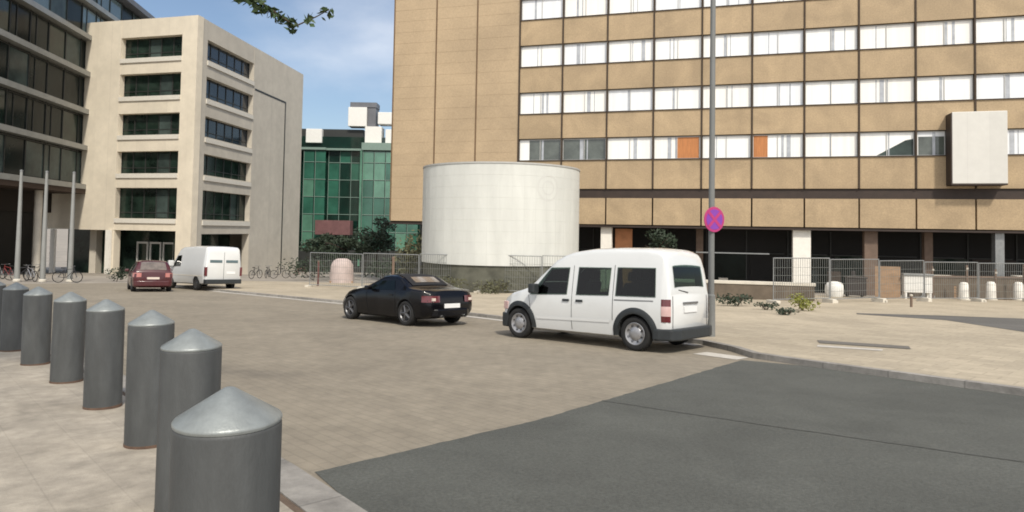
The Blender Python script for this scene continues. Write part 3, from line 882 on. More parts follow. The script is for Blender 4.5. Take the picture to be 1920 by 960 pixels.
boolean_cut(body, xz_prism([(1.96, 1.58), (2.50, 1.12), (2.68, 1.32), (2.14, 1.80)], -.60, .60))
body.data.materials.clear(); body.data.materials.append(m_paintw); body.data.materials.append(m_lining)
for p in body.data.polygons:
    p.use_smooth = True
    c_ = p.center
    if -.66 < c_.x < 2.7 and c_.z > .74 and abs(c_.y) < vb.yside(c_.x, c_.z) - .022 and c_.z < vb.ztop(c_.x, min(abs(c_.y), .5)) - .03: p.material_index = 1
    else: p.material_index = 0
line_wells(body, [(x, .33, .375) for x in (0, 2.912)], m_lining)
body.data.set_sharp_from_angle(angle=R(38))
for x, ys in ((1.32, (.42, -.42)), (.38, (.5, 0, -.5))):
    for y in ys:
        st = xz_prism([(x + .10, .77), (x - .02, .77), (x - .14, 1.26), (x - .04, 1.28)], y - .22, y + .22).build('seat', m_seat, van, bevel=.03)
        xz_prism([(x - .05, 1.31), (x - .14, 1.31), (x - .16, 1.48), (x - .08, 1.49)], y - .13, y + .13).build('headrest', m_seat, st, bevel=.03)
MB().box(2.18, 2.50, -.78, .78, .77, 1.03).build('dashboard', m_lining, van, bevel=.04)
MB().tube([(2.02 + .06 * math.sin(2 * math.pi * k / 16), .40 + .18 * math.cos(2 * math.pi * k / 16), 1.06 + .15 * math.sin(2 * math.pi * k / 16)) for k in range(17)], .014, 6, False).build('steering_wheel', m_plastic, van)
for s in (1, -1):
    vb.side_glass(s, [(1.60, 1.00), (2.60, .96), (2.07, 1.55), (1.57, 1.56)]).build('side_window', m_vglass, van, smooth=60)
    vb.side_glass(s, [(.58, 1.02), (1.37, 1.0), (1.35, 1.57), (.56, 1.57)]).build('side_window', m_vglass, van, smooth=60)
    vb.side_glass(s, [(-.45, 1.03), (.43, 1.02), (.42, 1.58), (-.42, 1.58)]).build('side_window', m_vglass, van, smooth=60)
    for nm, q in (('door_seam', [(1.475, .30), (1.487, .30), (1.475, 1.60), (1.465, 1.60)]), ('door_seam', [(.487, .55), (.499, .55), (.487, 1.62), (.475, 1.62)]), ('door_seam', [(2.50, .34), (2.51, .34), (2.64, .95), (2.63, .95)]),
                  ('slide_rail', [(-.40, .945), (.46, .93), (.46, .955), (-.40, .97)])):
        vb.side_glass(s, q, .004, 3, 8).build(nm, m_chrome if nm == 'slide_rail' else m_plastic, van)
    for x in (1.62, 1.28):
        hd = vb.side_glass(s, [(x - .09, .86), (x + .09, .86), (x + .085, .91), (x - .085, .91)], .02, 4, 2).build('door_handle', m_plastic, van)
    vb.side_glass(s, [(.55, .50), (2.40, .46), (2.40, .52), (.55, .56)], .012, 8, 2).build('rubbing_strip', m_paintw, van)
    m_ = MB(); m_.box(2.30, 2.46, s * .93 if s > 0 else s * 1.13, s * 1.13 if s > 0 else s * .93, 1.0, 1.2); m_.build('mirror', m_plastic, van, bevel=.03)
    arch(van, vb, 0, .33, s, .375, .49); arch(van, vb, 2.912, .33, s, .375, .48)
    for x in (0, 2.912): wheel(van, x, s * .885, s, .325, .20, .215, m_hub)
    # rear lamp cluster, wrapping the corner
    lp = MB(); vs = []
    for j in range(9):
        z = .58 + .42 * j / 8
        for (x, o) in ((-.56, .006), (-.60, .012), (-.645, .014), (-.69, .012)):
            vs.append((x - (.012 if x < -.66 else 0), s * (vb.yside(x, z) + o), z))
        vs.append((-.712, s * (.785), z))
    lp.add(vs, [(j * 5 + i, j * 5 + i + 1, (j + 1) * 5 + i + 1, (j + 1) * 5 + i) for j in range(8) for i in range(4)])
    tl_ = lp.build('tail_lamp', m_red, van, smooth=60)
    vs = []
    for j in range(4):
        z = .69 + .18 * j / 3
        for (x, o) in ((-.565, .010), (-.60, .016), (-.645, .018), (-.69, .016)):
            vs.append((x - (.014 if x < -.66 else 0), s * (vb.yside(x, z) + o), z))
        vs.append((-.717, s * .79, z))
    MB().add(vs, [(j * 5 + i, j * 5 + i + 1, (j + 1) * 5 + i + 1, (j + 1) * 5 + i) for j in range(3) for i in range(4)]).build('reversing_lamp', m_pink, tl_, smooth=60)
vb.top_patch(-.684, -.628, .60, .58, .012, 8, 12).build('rear_window', m_vglass, van, smooth=60)
vb.top_patch(1.96, 2.60, .66, .74, .012).build('windscreen', m_vglass, van, smooth=60)
bp = MB(); q = []
for y in (-.87, -.84, -.6, 0, .6, .84, .87):
    xr = -.62 if abs(y) > .85 else (-.76 if abs(y) > .8 else -.82)
    q.append((xr, y))
bp.prism(q + [(-.50, .90), (-.38, .90), (-.38, -.90), (-.50, -.90)], .24, .455)
bp.build('rear_bumper', m_plastic, van, bevel=.03)
fb = MB().prism([(3.25, -.86), (3.25, .86), (3.45, .80), (3.62, .62), (3.70, .35), (3.70, -.35), (3.62, -.62), (3.45, -.80)], .22, .52).build('front_bumper', m_plastic, van, bevel=.03)
MB().box(-.722, -.705, -.26, .26, .74, .85).build('number_plate', m_plate, van)
MB().box(-.73, -.704, -.30, .30, .90, .94).build('tailgate_handle', m_chrome, van, bevel=.008)
for s in (1, -1):
    hl = vb.top_patch(3.44, 3.60, .05, .05)
    MB().prism([(3.30, s * .80), (3.47, s * .74), (3.58, s * .62), (3.63, s * .42), (3.55, s * .42), (3.36, s * .68)], .60, .78).build('headlight', m_pink, van, bevel=.02)
MB().prism([(3.52, -.38), (3.52, .38), (3.665, .36), (3.665, -.36)], .55, .68).build('grille', m_plastic, van, bevel=.01)
for y in (-.70, .70): MB().tube([(-.708, y, .46), (-.712, y * 1.0, .8), (-.706, y, 1.06)], .005, 5).build('tailgate_seam', m_plastic, van)
wb = MB().tube([(-.60, .1, 1.10), (-.71, .1, 1.12), (-.69, .45, 1.17)], .009, 6).build('wiper', m_plastic, van)
hv = R(138.5); hd_ = Vector((math.cos(hv), math.sin(hv))); nv = Vector((hd_.y, -hd_.x))
p0 = Vector((2.36, 12.70)) + nv * .89
on_slope(van, p0.x, p0.y, hd_.x, hd_.y)

m_well = mat('wheel_well_black', (.008, .008, .008), .9)
# --- black roadster
car = thing('sports_car', 'low black two seat roadster with fabric roof parked ahead of the white van', 'car')
W = [(-.82, .60), (-.76, .76), (-.6, .84), (-.2, .875), (.4, .865), (1.2, .845), (2.2, .86), (2.7, .83), (3.0, .73), (3.2, .55), (3.26, .42)]
Z0 = [(-.82, .34), (-.6, .20), (0, .16), (2.6, .16), (3.1, .20), (3.26, .28)]
Z1 = [(-.82, .60), (-.795, .78), (-.74, .885), (-.6, .915), (-.25, .93), (-.05, .96), (.15, 1.06), (.42, 1.20), (.65, 1.255), (.95, 1.265), (1.2, 1.235), (1.4, 1.14), (1.85, .93), (2.0, .895), (2.5, .83), (2.9, .73), (3.1, .63), (3.22, .52), (3.26, .45)]
ZB = [(-.82, .58), (-.6, .84), (0, .87), (1.7, .84), (2.5, .70), (3.26, .40)]
cb = Body(W, Z0, Z1, ZB, .42, .02, .12)
body = cb.mesh().build('body', m_paintk, car)
cut_wells(body, [(x, .32, s * .52, s * 1.1, .355) for x in (0, 2.48) for s in (1, -1)])
body.data.materials.append(m_paintk); line_wells(body, [(x, .32, .355) for x in (0, 2.48)], m_well)
for p in body.data.polygons: p.use_smooth = True
body.data.set_sharp_from_angle(angle=R(38))
for s in (1, -1):
    cb.side_glass(s, [(.45, .89), (1.68, .865), (1.30, 1.10), (.62, 1.13)]).build('side_window', m_carglass, car, smooth=60)
    for x in (0, 2.48): wheel(car, x, s * .855, s, .315, .22, .22, m_hubd, spokes=5)
    MB().box(1.42, 1.58, min(s * .86, s * 1.02), max(s * .86, s * 1.02), .86, .97).build('mirror', m_paintk, car, bevel=.03)
    lp = MB(); vs = []
    for j in range(4):
        z = .62 + .16 * j / 3
        for (x, o) in ((-.62, .012), (-.70, .022), (-.77, .030)): vs.append((x, s * (cb.yside(x, min(z, .72)) + o), z))
        vs.append((-.835 + j * .006, s * .58, z)); vs.append((-.845 + j * .006, s * .42, z))
    tl_ = MB().add(vs, [(j * 5 + i, j * 5 + i + 1, (j + 1) * 5 + i + 1, (j + 1) * 5 + i) for j in range(3) for i in range(4)]).build('tail_lamp', m_red, car, smooth=60)
    MB().box(-.845, -.80, min(s * .56, s * .66), max(s * .56, s * .66), .655, .725).build('reversing_lamp', m_amber, tl_)
for s in (1, -1):
    cb.side_glass(s, [(.42, .30), (.43, .30), (.44, .86), (.43, .86)], .004, 2, 8).build('door_seam', m_well, car)
    cb.side_glass(s, [(1.62, .28), (1.63, .28), (1.72, .84), (1.71, .84)], .004, 2, 8).build('door_seam', m_well, car)
    cb.side_glass(s, [(.52, .74), (.70, .74), (.70, .775), (.52, .775)], .014, 3, 2).build('door_handle', m_paintk, car)
cb.top_patch(.02, 1.16, .60, .50, .014, 14, 12).build('fabric_roof', m_soft, car, smooth=60)
cb.top_patch(.14, .40, .42, .40, .022).build('rear_window', m_paleglass, car, smooth=60)
cb.top_patch(1.23, 1.82, .52, .64, .012).build('windscreen', m_carglass, car, smooth=60)
MB().box(-.846, -.825, -.26, .26, .47, .58).build('number_plate', m_plate, car)
MB().prism([(-.80, -.62), (-.87, -.50), (-.885, 0), (-.87, .50), (-.80, .62), (-.6, .62), (-.6, -.62)], .26, .45).build('rear_bumper', m_paintk, car, bevel=.03)
for s in (1, -1): MB().lathe([(.035, 0), (.035, .12)], 14, axis='x', c=(-.93, s * .38, .27)).build('exhaust', m_chrome, car)
hv = R(137); hd_ = Vector((math.cos(hv), math.sin(hv)))
nv = Vector((hd_.y, -hd_.x))
p0 = Vector((-2.68, 16.95)) + nv * .87
on_slope(car, p0.x, p0.y, hd_.x, hd_.y)

# --- dark red hatchback, seen from behind
red = thing('hatchback_car', 'dark red hatchback seen from behind on the paved street beside the panel van', 'car')
W = [(-.72, .72), (-.68, .80), (-.5, .855), (.2, .87), (2.4, .87), (2.9, .80), (3.2, .65), (3.3, .5)]
Z0 = [(-.72, .36), (-.5, .22), (0, .18), (2.8, .19), (3.3, .28)]
Z1 = [(-.72, .86), (-.70, .95), (-.62, 1.08), (-.40, 1.30), (-.22, 1.42), (0, 1.455), (.7, 1.475), (1.3, 1.43), (1.6, 1.33), (2.2, 1.0), (2.4, .95), (2.9, .84), (3.15, .70), (3.3, .52)]
ZB = [(-.72, .84), (-.4, .92), (2.2, .88), (3.3, .48)]
rb = Body(W, Z0, Z1, ZB, .38, .03, .12)
body = rb.mesh().build('body', m_paintr, red)
cut_wells(body, [(x, .31, s * .52, s * 1.1, .345) for x in (0, 2.52) for s in (1, -1)])
body.data.materials.append(m_paintr); line_wells(body, [(x, .31, .345) for x in (0, 2.52)], m_well)
for p in body.data.polygons: p.use_smooth = True
body.data.set_sharp_from_angle(angle=R(38))
for s in (1, -1):
    rb.side_glass(s, [(-.15, .97), (.75, .95), (.75, 1.36), (.05, 1.34)]).build('side_window', m_carglass, red, smooth=60)
    rb.side_glass(s, [(.82, .95), (1.95, .92), (1.52, 1.29), (.82, 1.36)]).build('side_window', m_carglass, red, smooth=60)
    for x in (0, 2.52): wheel(red, x, s * .85, s, .31, .2, .20, m_hubd)
    MB().box(1.70, 1.85, min(s * .88, s * 1.06), max(s * .88, s * 1.06), .92, 1.05).build('mirror', m_paintr, red, bevel=.03)
    vs = []
    for j in range(4):
        z = .70 + .20 * j / 3
        for (x, o) in ((-.50, .006), (-.60, .008), (-.67, .010)): vs.append((x, s * (rb.yside(x, min(z, .84)) + o), z))
        vs.append((-.738, s * .66, z)); vs.append((-.742, s * .50, z))
    MB().add(vs, [(j * 5 + i, j * 5 + i + 1, (j + 1) * 5 + i + 1, (j + 1) * 5 + i) for j in range(3) for i in range(4)]).build('tail_lamp', mat('pinkish_lamp_lens', (.45, .17, .15), .12, coat=1.0), red, smooth=60)
rb.top_patch(-.66, -.28, .56, .50, .012).build('rear_window', m_paleglass, red, smooth=60)
rb.top_patch(1.62, 2.18, .56, .68, .012).build('windscreen', m_carglass, red, smooth=60)
MB().box(-.745, -.722, -.26, .26, .60, .70).build('number_plate', m_amber, red)
MB().prism([(-.70, -.80), (-.78, -.66), (-.80, 0), (-.78, .66), (-.70, .80), (-.5, .84), (-.5, -.84)], .28, .52).build('rear_bumper', m_paintr, red, bevel=.03)
hv = R(123); hd_ = Vector((math.cos(hv), math.sin(hv)))
p0 = Vector((-16.9, 31.6)) + hd_ * .75
on_slope(red, p0.x, p0.y, hd_.x, hd_.y)

# --- white panel van farther up the street
pv = thing('panel_van', 'white windowless panel van seen from behind by the stone building', 'van')
W = [(-1.0, .86), (-.96, .93), (-.8, .97), (3.0, .97), (3.8, .93), (4.1, .78), (4.25, .6)]
Z0 = [(-1.0, .48), (-.8, .34), (0, .30), (3.6, .30), (4.25, .4)]
Z1 = [(-1.0, 1.9), (-.98, 2.08), (-.93, 2.17), (-.8, 2.22), (.5, 2.26), (2.0, 2.22), (2.35, 2.12), (3.1, 1.38), (3.3, 1.25), (3.9, 1.1), (4.15, .92), (4.25, .7)]
ZB = [(-1.0, 1.15), (3.0, 1.1), (4.25, .6)]
pb = Body(W, Z0, Z1, ZB, .10, .03, .12)
body = pb.mesh().build('body', m_paintw, pv)
cut_wells(body, [(x, .34, s * .6, s * 1.2, .39) for x in (0, 3.2) for s in (1, -1)])
body.data.materials.append(m_paintw); line_wells(body, [(x, .34, .39) for x in (0, 3.2)], m_well)
for p in body.data.polygons: p.use_smooth = True
body.data.set_sharp_from_angle(angle=R(38))
for s in (1, -1):
    pb.side_glass(s, [(2.0, 1.2), (3.0, 1.18), (2.5, 1.75), (2.0, 1.78)]).build('side_window', m_carglass, pv, smooth=60)
    for x in (0, 3.2): wheel(pv, x, s * .955, s, .34, .22, .20, m_hubd)
    MB().box(2.75, 2.95, min(s * .98, s * 1.25), max(s * .98, s * 1.25), 1.2, 1.5).build('mirror', m_paintw, pv, bevel=.03)
    MB().box(-1.03, -.9, min(s * .84, s * .955), max(s * .84, s * .955), .75, 1.2).build('tail_lamp', m_red, pv, bevel=.01)
    pb.side_glass(s, [(-.7, .72), (2.9, .72), (2.9, .78), (-.7, .78)], .01, 8, 2).build('rubbing_strip', m_slabl, pv)
    MB().box(-1.012, -1.001, min(s * .10, s * .72), max(s * .10, s * .72), 1.42, 1.56).build('rear_window', m_offblue, pv)
pb.top_patch(2.42, 3.06, .74, .84, .012).build('windscreen', m_carglass, pv, smooth=60)
MB().box(-1.006, -1.001, -.008, .008, .5, 1.95).build('door_seam', m_plastic, pv)
MB().prism([(-1.12, -.90), (-1.12, .90), (-.9, .97), (-.9, -.97)], .36, .58).build('rear_bumper', m_plastic, pv, bevel=.02)
MB().box(-1.014, -1.002, -.6, -.15, .85, .98).build('number_plate', m_plate, pv)
hv = R(138); hd_ = Vector((math.cos(hv), math.sin(hv)))
p0 = Vector((-14.62, 34.05)) + hd_ * 1.05
on_slope(pv, p0.x, p0.y, hd_.x, hd_.y)

# ------------------------------------------------------------------ lamp post with the no-stopping sign
px_, py_ = 4.42, 14.75
lp = thing('lamp_post', 'tall slim grey lamp post rising beside the rear of the white van', 'lamp post', (px_, py_, G(px_, py_, HP_R)))
MB().tube([(0, 0, -.1), (0, 0, .9), (0, 0, .92), (0, 0, 8.6)], [.095, .09, .068, .055], 16).build('pole', m_post, lp, smooth=40)
MB().tube([(0, 0, 8.4), (-.2, -.2, 8.9), (-.9, -.85, 9.1)], .035, 10).build('arm', m_post, lp, smooth=40)
MB().lathe([(0, .05), (.10, .04), (.13, 0), (.10, -.05), (0, -.06)], 20, c=(-1.0, -.95, 9.1)).build('lamp_head', m_band, lp, smooth=40)
sn = Vector((.40, -.917, 0)); sa = math.atan2(sn.y, sn.x)
sg = thing('no_stopping_sign', 'round red and blue no stopping sign fixed to the grey lamp post', 'traffic sign', (px_, py_, G(px_, py_, HP_R)), sa)
zs_ = 1.93 - G(px_, py_, HP_R)
MB().lathe([(0, .075), (.275, .075), (.28, .085), (.275, .095), (0, .095)], 48, axis='x', c=(0, 0, zs_)).build('disc', m_signred, sg, smooth=40)
MB().lathe([(0, .099), (.222, .099), (.222, .0955)], 48, axis='x', c=(0, 0, zs_)).build('field', m_signblue, sg)
cr_ = MB()
for a in (R(45), R(-45)):
    c_, s_ = math.cos(a), math.sin(a)
    k = .1025 if a > 0 else .1035
    cr_.add([(k, x * c_ - z * s_, zs_ + x * s_ + z * c_) for x, z in ((-.228, -.034), (.228, -.034), (.228, .034), (-.228, .034))], [(0, 1, 2, 3)])
cr_.build('cross', m_signred, sg)
MB().lathe([(.072, -.03), (.078, -.03), (.078, .03), (.072, .03)], 20, c=(0, 0, zs_ + .12)).build('clamp', m_steel, sg)

# ------------------------------------------------------------------ construction fences
def fence_panel(label, x0, y0, x1, y1, h=2.0, group='mesh construction fence panels', hp=HP_R):
    dx, dy = x1 - x0, y1 - y0; ln = math.hypot(dx, dy)
    t = thing('fence_panel', label, 'fence panel', (x0, y0, G(x0, y0, hp)), math.atan2(dy, dx), group)
    dz = G(x1, y1) - G(x0, y0)
    f = MB(); e = .03
    for x in (.04, ln - .04): f.tube([(x, 0, .0), (x, 0, h)], .024, 8)
    f.tube([(.04, 0, h - .02), (ln - .04, 0, h - .02)], .022, 8); f.tube([(.04, 0, .15), (ln - .04, 0, .15)], .02, 8)
    f.build('frame', m_steel, t, smooth=40)
    w = MB(); x = .15
    while x < ln - .1: w.box(x - .006, x + .006, -.006, .006, .16, h - .03); x += .13
    for z in (.5, .85, 1.2, 1.55): w.box(.06, ln - .06, .007, .017, z, z + .012)
    w.build('wire_mesh', m_wire, t)
    for x in (.04, ln - .04):
        MB().box(x - .12, x + .12, -.32, .32, -.12, .12).build('foot', m_conc, t, bevel=.02)
    return t
fp = [(-11.6, 38.5), (-8.3, 37.4), (-5.0, 36.4), (-1.7, 35.4), (1.6, 34.6), (4.9, 34.2)]
nm = ['leftmost mesh fence panel before the olive bush beside the white drum', 'second mesh fence panel from the left before the left edge of the white drum', 'mesh fence panel before the left half of the white drum',
      'mesh fence panel before the middle of the white drum', 'mesh fence panel before the right edge of the white drum']
for i in range(5): fence_panel(nm[i], *fp[i], *fp[i + 1])
fr_ = [(11.6, 29.6), (14.7, 30.8), (17.8, 32.3), (20.9, 33.8), (24.2, 34.6), (27.5, 35.4), (30.8, 36.2), (34.1, 37.0)]
nm = ['mesh fence panel directly behind the yellow green bush', 'mesh fence panel before the big white column of the arcade', 'mesh fence panel with the dark bin behind it',
      'mesh fence panel with the white boxed stand behind it', 'third mesh fence panel from the right edge of the picture', 'second mesh fence panel from the right edge of the picture', 'rightmost mesh fence panel under the projecting white box']
for i in range(7): fence_panel(nm[i], *fr_[i], *fr_[i + 1])
# low wall beside the lamp post, far
lw = thing('low_wall', 'low brown wall with pale coping behind the lamp post', 'wall', (9.3, 33.2, G(9, 33.2, .0)), BR + R(4))
MB().box(-1.5, 5.4, 0, .3, -.3, .85).build('wall', m_brick, lw)
MB().box(-1.55, 5.45, -.04, .34, .852, 1.0).build('coping', m_conc, lw, bevel=.015)

lw = thing('low_wall', 'long low dark brown wall behind the four short white posts', 'wall', (23.0, 38.6, G(23, 38.6, .0)), BR + R(20))
MB().box(0, 13.5, 0, .3, -.3, 1.25).build('wall', m_brick, lw)
MB().box(-.05, 13.55, -.04, .34, 1.252, 1.36).build('coping', m_brcol, lw, bevel=.015)

# ------------------------------------------------------------------ things on the far pavement, right
def put(name, label, cat, x, y, rz=0, group=None): return thing(name, label, cat, (x, y, G(x, y, HP_R)), rz, group)
t = put('waste_bin', 'dark brown wheeled waste bin by the fence under the arcade', 'bin', 19.4, 37.6, BR)
MB().prism([(-.48, -.38), (.48, -.38), (.48, .38), (-.48, .38)], .12, 1.05).build('body', m_binb, t, bevel=.04)
MB().prism([(-.52, -.42), (.52, -.42), (.52, .42), (-.52, .42)], 1.06, 1.16).build('lid', m_binb, t, bevel=.03)
for x in (-.38, .38): MB().lathe([(0, -.04), (.1, -.04), (.1, .04), (0, .04)], 16, axis='y', c=(x, .34, .1)).build('wheel', m_tyre, t)
MB().tube([(-.05, .4, 1.1), (-.05, .42, 1.45)], .12, 10).build('handle_post', m_binb, t)
t = put('white_sack', 'white bulky sack standing left of the dark bin', 'sack', 18.3, 37.8, BR)
sk = MB(); sk.lathe([(0, 0), (.42, .02), (.50, .3), (.48, .6), (.40, .78), (.15, .86), (0, .84)], 18)
sk.build('sack', m_white, t, smooth=60)
t = put('plywood_board', 'upright brown plywood board leaning right of the dark bin', 'board', 21.0, 37.2, BR)
MB().box(-.65, .62, 0, .06, .0, 1.75).build('board', m_board, t)
for x in (-.4, .4): MB().tube([(x, .06, 1.4), (x, .85, .03)], .03, 6).build('prop', m_board, t)
t = put('site_stand', 'white boxed site stand with a grey top behind the fence', 'stand', 22.4, 36.9, BR)
MB().box(-.68, .68, -.3, .3, .35, 1.28).build('panel', m_white, t, bevel=.02)
MB().box(-.75, .75, -.36, .36, 1.285, 1.38).build('top', m_steel, t, bevel=.01)
for x in (-.6, .6):
    for y in (-.24, .24): MB().box(x - .05, x + .05, y - .05, y + .05, 0, .348).build('leg', m_white, t)
WB = [(24.6, 36.3, .95), (26.5, 36.9, 1.0), (28.4, 37.4, 1.0), (29.8, 37.8, .85)]
wl_ = ['leftmost of the four short white posts behind the fence', 'second from left of the four short white posts behind the fence', 'third from left of the four short white posts behind the fence', 'rightmost of the four short white posts behind the fence']
wp = None
for (x, y, h), lb in zip(WB, wl_):
    if wp is None:
        wp = put('white_post', lb, 'post', x, y, BR, 'short white posts behind the fence')
        MB().lathe([(0, 0), (.24, 0), (.22, h - .1), (.15, h), (0, h + .02)], 20).build('post', m_colw, wp, smooth=40)
        MB().lathe([(.30, 0), (.30, .06), (.23, .07)], 20).build('foot', m_conc, wp, smooth=40)
    else:
        o = copy_tree(wp); o.location = (x, y, G(x, y, HP_R)); o['label'] = lb
        o.scale = (1, 1, h / .95)
bpos = [(25.6, 37.5, 1.9), (27.5, 37.9, 1.7), (29.2, 38.0, 2.0), (23.6, 37.4, 1.8), (31.5, 38.6, 1.9)]
bl_ = ['thin dark brown stake between the first and second short white posts', 'thin dark brown stake between the second and third short white posts', 'thin dark brown stake between the third and fourth short white posts', 'thin dark brown stake just right of the white boxed stand', 'thin dark brown stake at the right edge beyond the white posts']
for (x, y, h), lb in zip(bpos, bl_):
    t = put('stake', lb, 'stake', x, y, 0, 'dark stakes among the white posts')
    MB().tube([(0, 0, -.1), (random.uniform(-.05, .05), 0, h)], [.07, .06], 8).build('shaft', m_brcol, t, smooth=40)
    MB().lathe([(.064, h - .25), (.075, h - .24), (.075, h - .15), (.06, h - .14)], 10).build('band', m_conc, t)
t = put('marker_post', 'small thin grey marker post alone on the pale right pavement', 'post', 16.95, 28.3)
MB().tube([(0, 0, 0), (0, 0, .52)], .05, 10).build('shaft', m_brcol, t, smooth=40)
MB().lathe([(.055, .45), (.062, .46), (.062, .52), (0, .54)], 12).build('cap', m_conc, t, smooth=40)
def pallets(label, x, y, rz, n, m, cargo):
    t = put('pallet_stack', label, 'pallet stack', x, y, rz)
    for k in range(n):
        p = MB(); z = .15 * k
        for q in (-.5, -.06, .38): p.box(-.6, .6, q, q + .12, z + .001, z + .085)
        for q in range(6): p.box(-.6 + q * .2, -.44 + q * .2, -.5, .5, z + .086, z + .125)
        p.build('pallet', m, t)
    MB().box(-.55, .55, -.45, .45, .15 * n, .15 * n + cargo).build('load', m_conc, t, bevel=.03)
pallets('brown pallet stack with a pale load right of the white boxed stand', 25.4, 39.4, BR, 5, m_board, .55)
pallets('brown pallet stack with a low pale load under the projecting white box', 30.6, 39.8, BR, 7, m_board, .3)
t = put('cement_mixer', 'small dusty brown mixing drum on a stand behind the fence', 'mixer', 24.0, 38.6, BR)
MB().lathe([(.12, .55), (.36, .75), (.40, 1.0), (.30, 1.3), (.18, 1.38)], 18).build('drum', m_brcol, t, smooth=50)
for x, y in ((-.35, -.3), (.35, -.3), (0, .4)): MB().tube([(x, y, 0), (x * .3, y * .3, .62)], .035, 8).build('leg', m_steel, t)

# ------------------------------------------------------------------ plants
def leaves(b, c, rad, n, size, flat=1.0, rnd=random):
    for _ in range(n):
        while True:
            v = Vector((rnd.uniform(-1, 1), rnd.uniform(-1, 1), rnd.uniform(-1, 1)))
            if .15 < v.length < 1: break
        v = Vector((v.x * rad[0], v.y * rad[1], v.z * rad[2])) + Vector(c)
        a = Vector((rnd.gauss(0, 1), rnd.gauss(0, 1), rnd.gauss(0, .7))).normalized()
        d = a.cross(Vector((rnd.gauss(0, 1), rnd.gauss(0, 1), rnd.gauss(0, 1)))).normalized()
        s = size * rnd.uniform(.6, 1.3)
        b.add([v - a * s, v + d * s * .42, v + a * s, v - d * s * .42], [(0, 1, 2, 3)])
def shrub(label, x, y, w, h, m, n=260, size=.09, name='shrub', cat='shrub', group=None, hp=HP_R):
    t = thing(name, label, cat, (x, y, G(x, y, hp)), 0, group)
    b = MB()
    for k in range(6):
        c = (random.uniform(-.35, .35) * w, random.uniform(-.3, .3) * w, h * random.uniform(.3, .7))
        leaves(b, c, (w * .32, w * .3, h * .35), n // 6, size)
    b.build('foliage', m, t)
    s = MB()
    for k in range(5): s.tube([(0, 0, -.05), (random.uniform(-.3, .3) * w, random.uniform(-.3, .3) * w, h * .7)], [.02, .008], 5)
    s.build('stem', m_bark, t)
    return t
shrub('bright yellow green bush growing at the end of the mesh fence', 10.75, 24.6, 1.1, .62, m_leafy, 380, .06)
shrub('dark low shrub sprawling on the pavement before the low wall', 9.0, 26.6, 1.5, .55, m_leafd, 420, .07)
shrub('small dark weed clump between the dark shrub and the yellow bush', 9.4, 24.6, .9, .28, m_leafd, 160, .06)
shrub('dark weed tuft nearest the road on the right pavement', 9.1, 22.0, .8, .25, m_leafd, 150, .06)
shrub('olive climbing bush between the white drum and the tan office', -6.9, 46, 2.2, 4.2, m_leafo, 700, .16, hp=0)
shrub('olive weed hedge under the left half of the white drum', -3.7, 35.0, 2.6, .95, m_leafo, 520, .08, hp=0)
shrub('straggly weeds under the middle of the white drum', -.8, 34.5, 2.4, .9, m_leafo, 420, .08, hp=0)
shrub('thin weeds under the right edge of the white drum', 2.2, 34.3, 2.2, 1.0, m_leafo, 420, .08, hp=0)
def tree(label, x, y, h, cw, m, n=1200, ls=.2, hp=0.0, name='street_tree', trunk_r=.14, base=.35):
    t = thing(name, label, 'tree', (x, y, G(x, y, hp)))
    s = MB(); s.tube([(0, 0, -.2), (.05, .02, h * .3), (.0, .05, h * .6), (.1, .0, h * .92)], [trunk_r, trunk_r * .8, trunk_r * .5, trunk_r * .15], 10)
    for k in range(9):
        a = random.uniform(0, 6.28); z = h * random.uniform(base, .75); l = cw * random.uniform(.5, .9)
        s.tube([(0, 0, z), (l * .5 * math.cos(a), l * .5 * math.sin(a), z + h * .10), (l * math.cos(a), l * math.sin(a), z + h * .16)], [trunk_r * .4, trunk_r * .25, .015], 6)
    s.build('trunk', m_bark, t, smooth=50)
    b = MB()
    for k in range(16):
        a = random.uniform(0, 6.28); q = random.uniform(.1, .75) * cw; z = h * random.uniform(base + .12, .95)
        leaves(b, (q * math.cos(a), q * math.sin(a), z), (cw * .38, cw * .38, h * .10), n // 16, ls)
    b.build('crown', m, t)
    return t
tree('dark green tree left of the tan office end wall', -14.5, 72, 6.5, 2.6, m_leafd, 1500, .22)
tree('dark bushy tree before the green glass shopfront', -17.5, 80, 5.0, 2.0, m_leafd, 1300, .22)
tree('small dark tree beside the stone building side wall', -23.5, 84, 5.0, 1.8, m_leafd, 1000, .2)

tree('small dark tree in the arcade just above the white van roof', 10.3, 46.4, 4.1, 1.4, m_leafd, 900, .15)
tree('dark round tree right behind the pink covered stack', -15.2, 60, 3.8, 1.9, m_leafd, 1400, .2)
tree('dark tree left of the pink covered stack against the green building', -19.0, 66, 3.8, 1.9, m_leafd, 1300, .2)
shrub('dark hedge between the stone building and the pink covered stack', -16.5, 56, 5.0, 1.9, m_leafd, 700, .14, hp=0)
shrub('dark hedge right of the pink covered stack', -9.5, 52, 4.0, 2.0, m_leafd, 600, .14, hp=0)

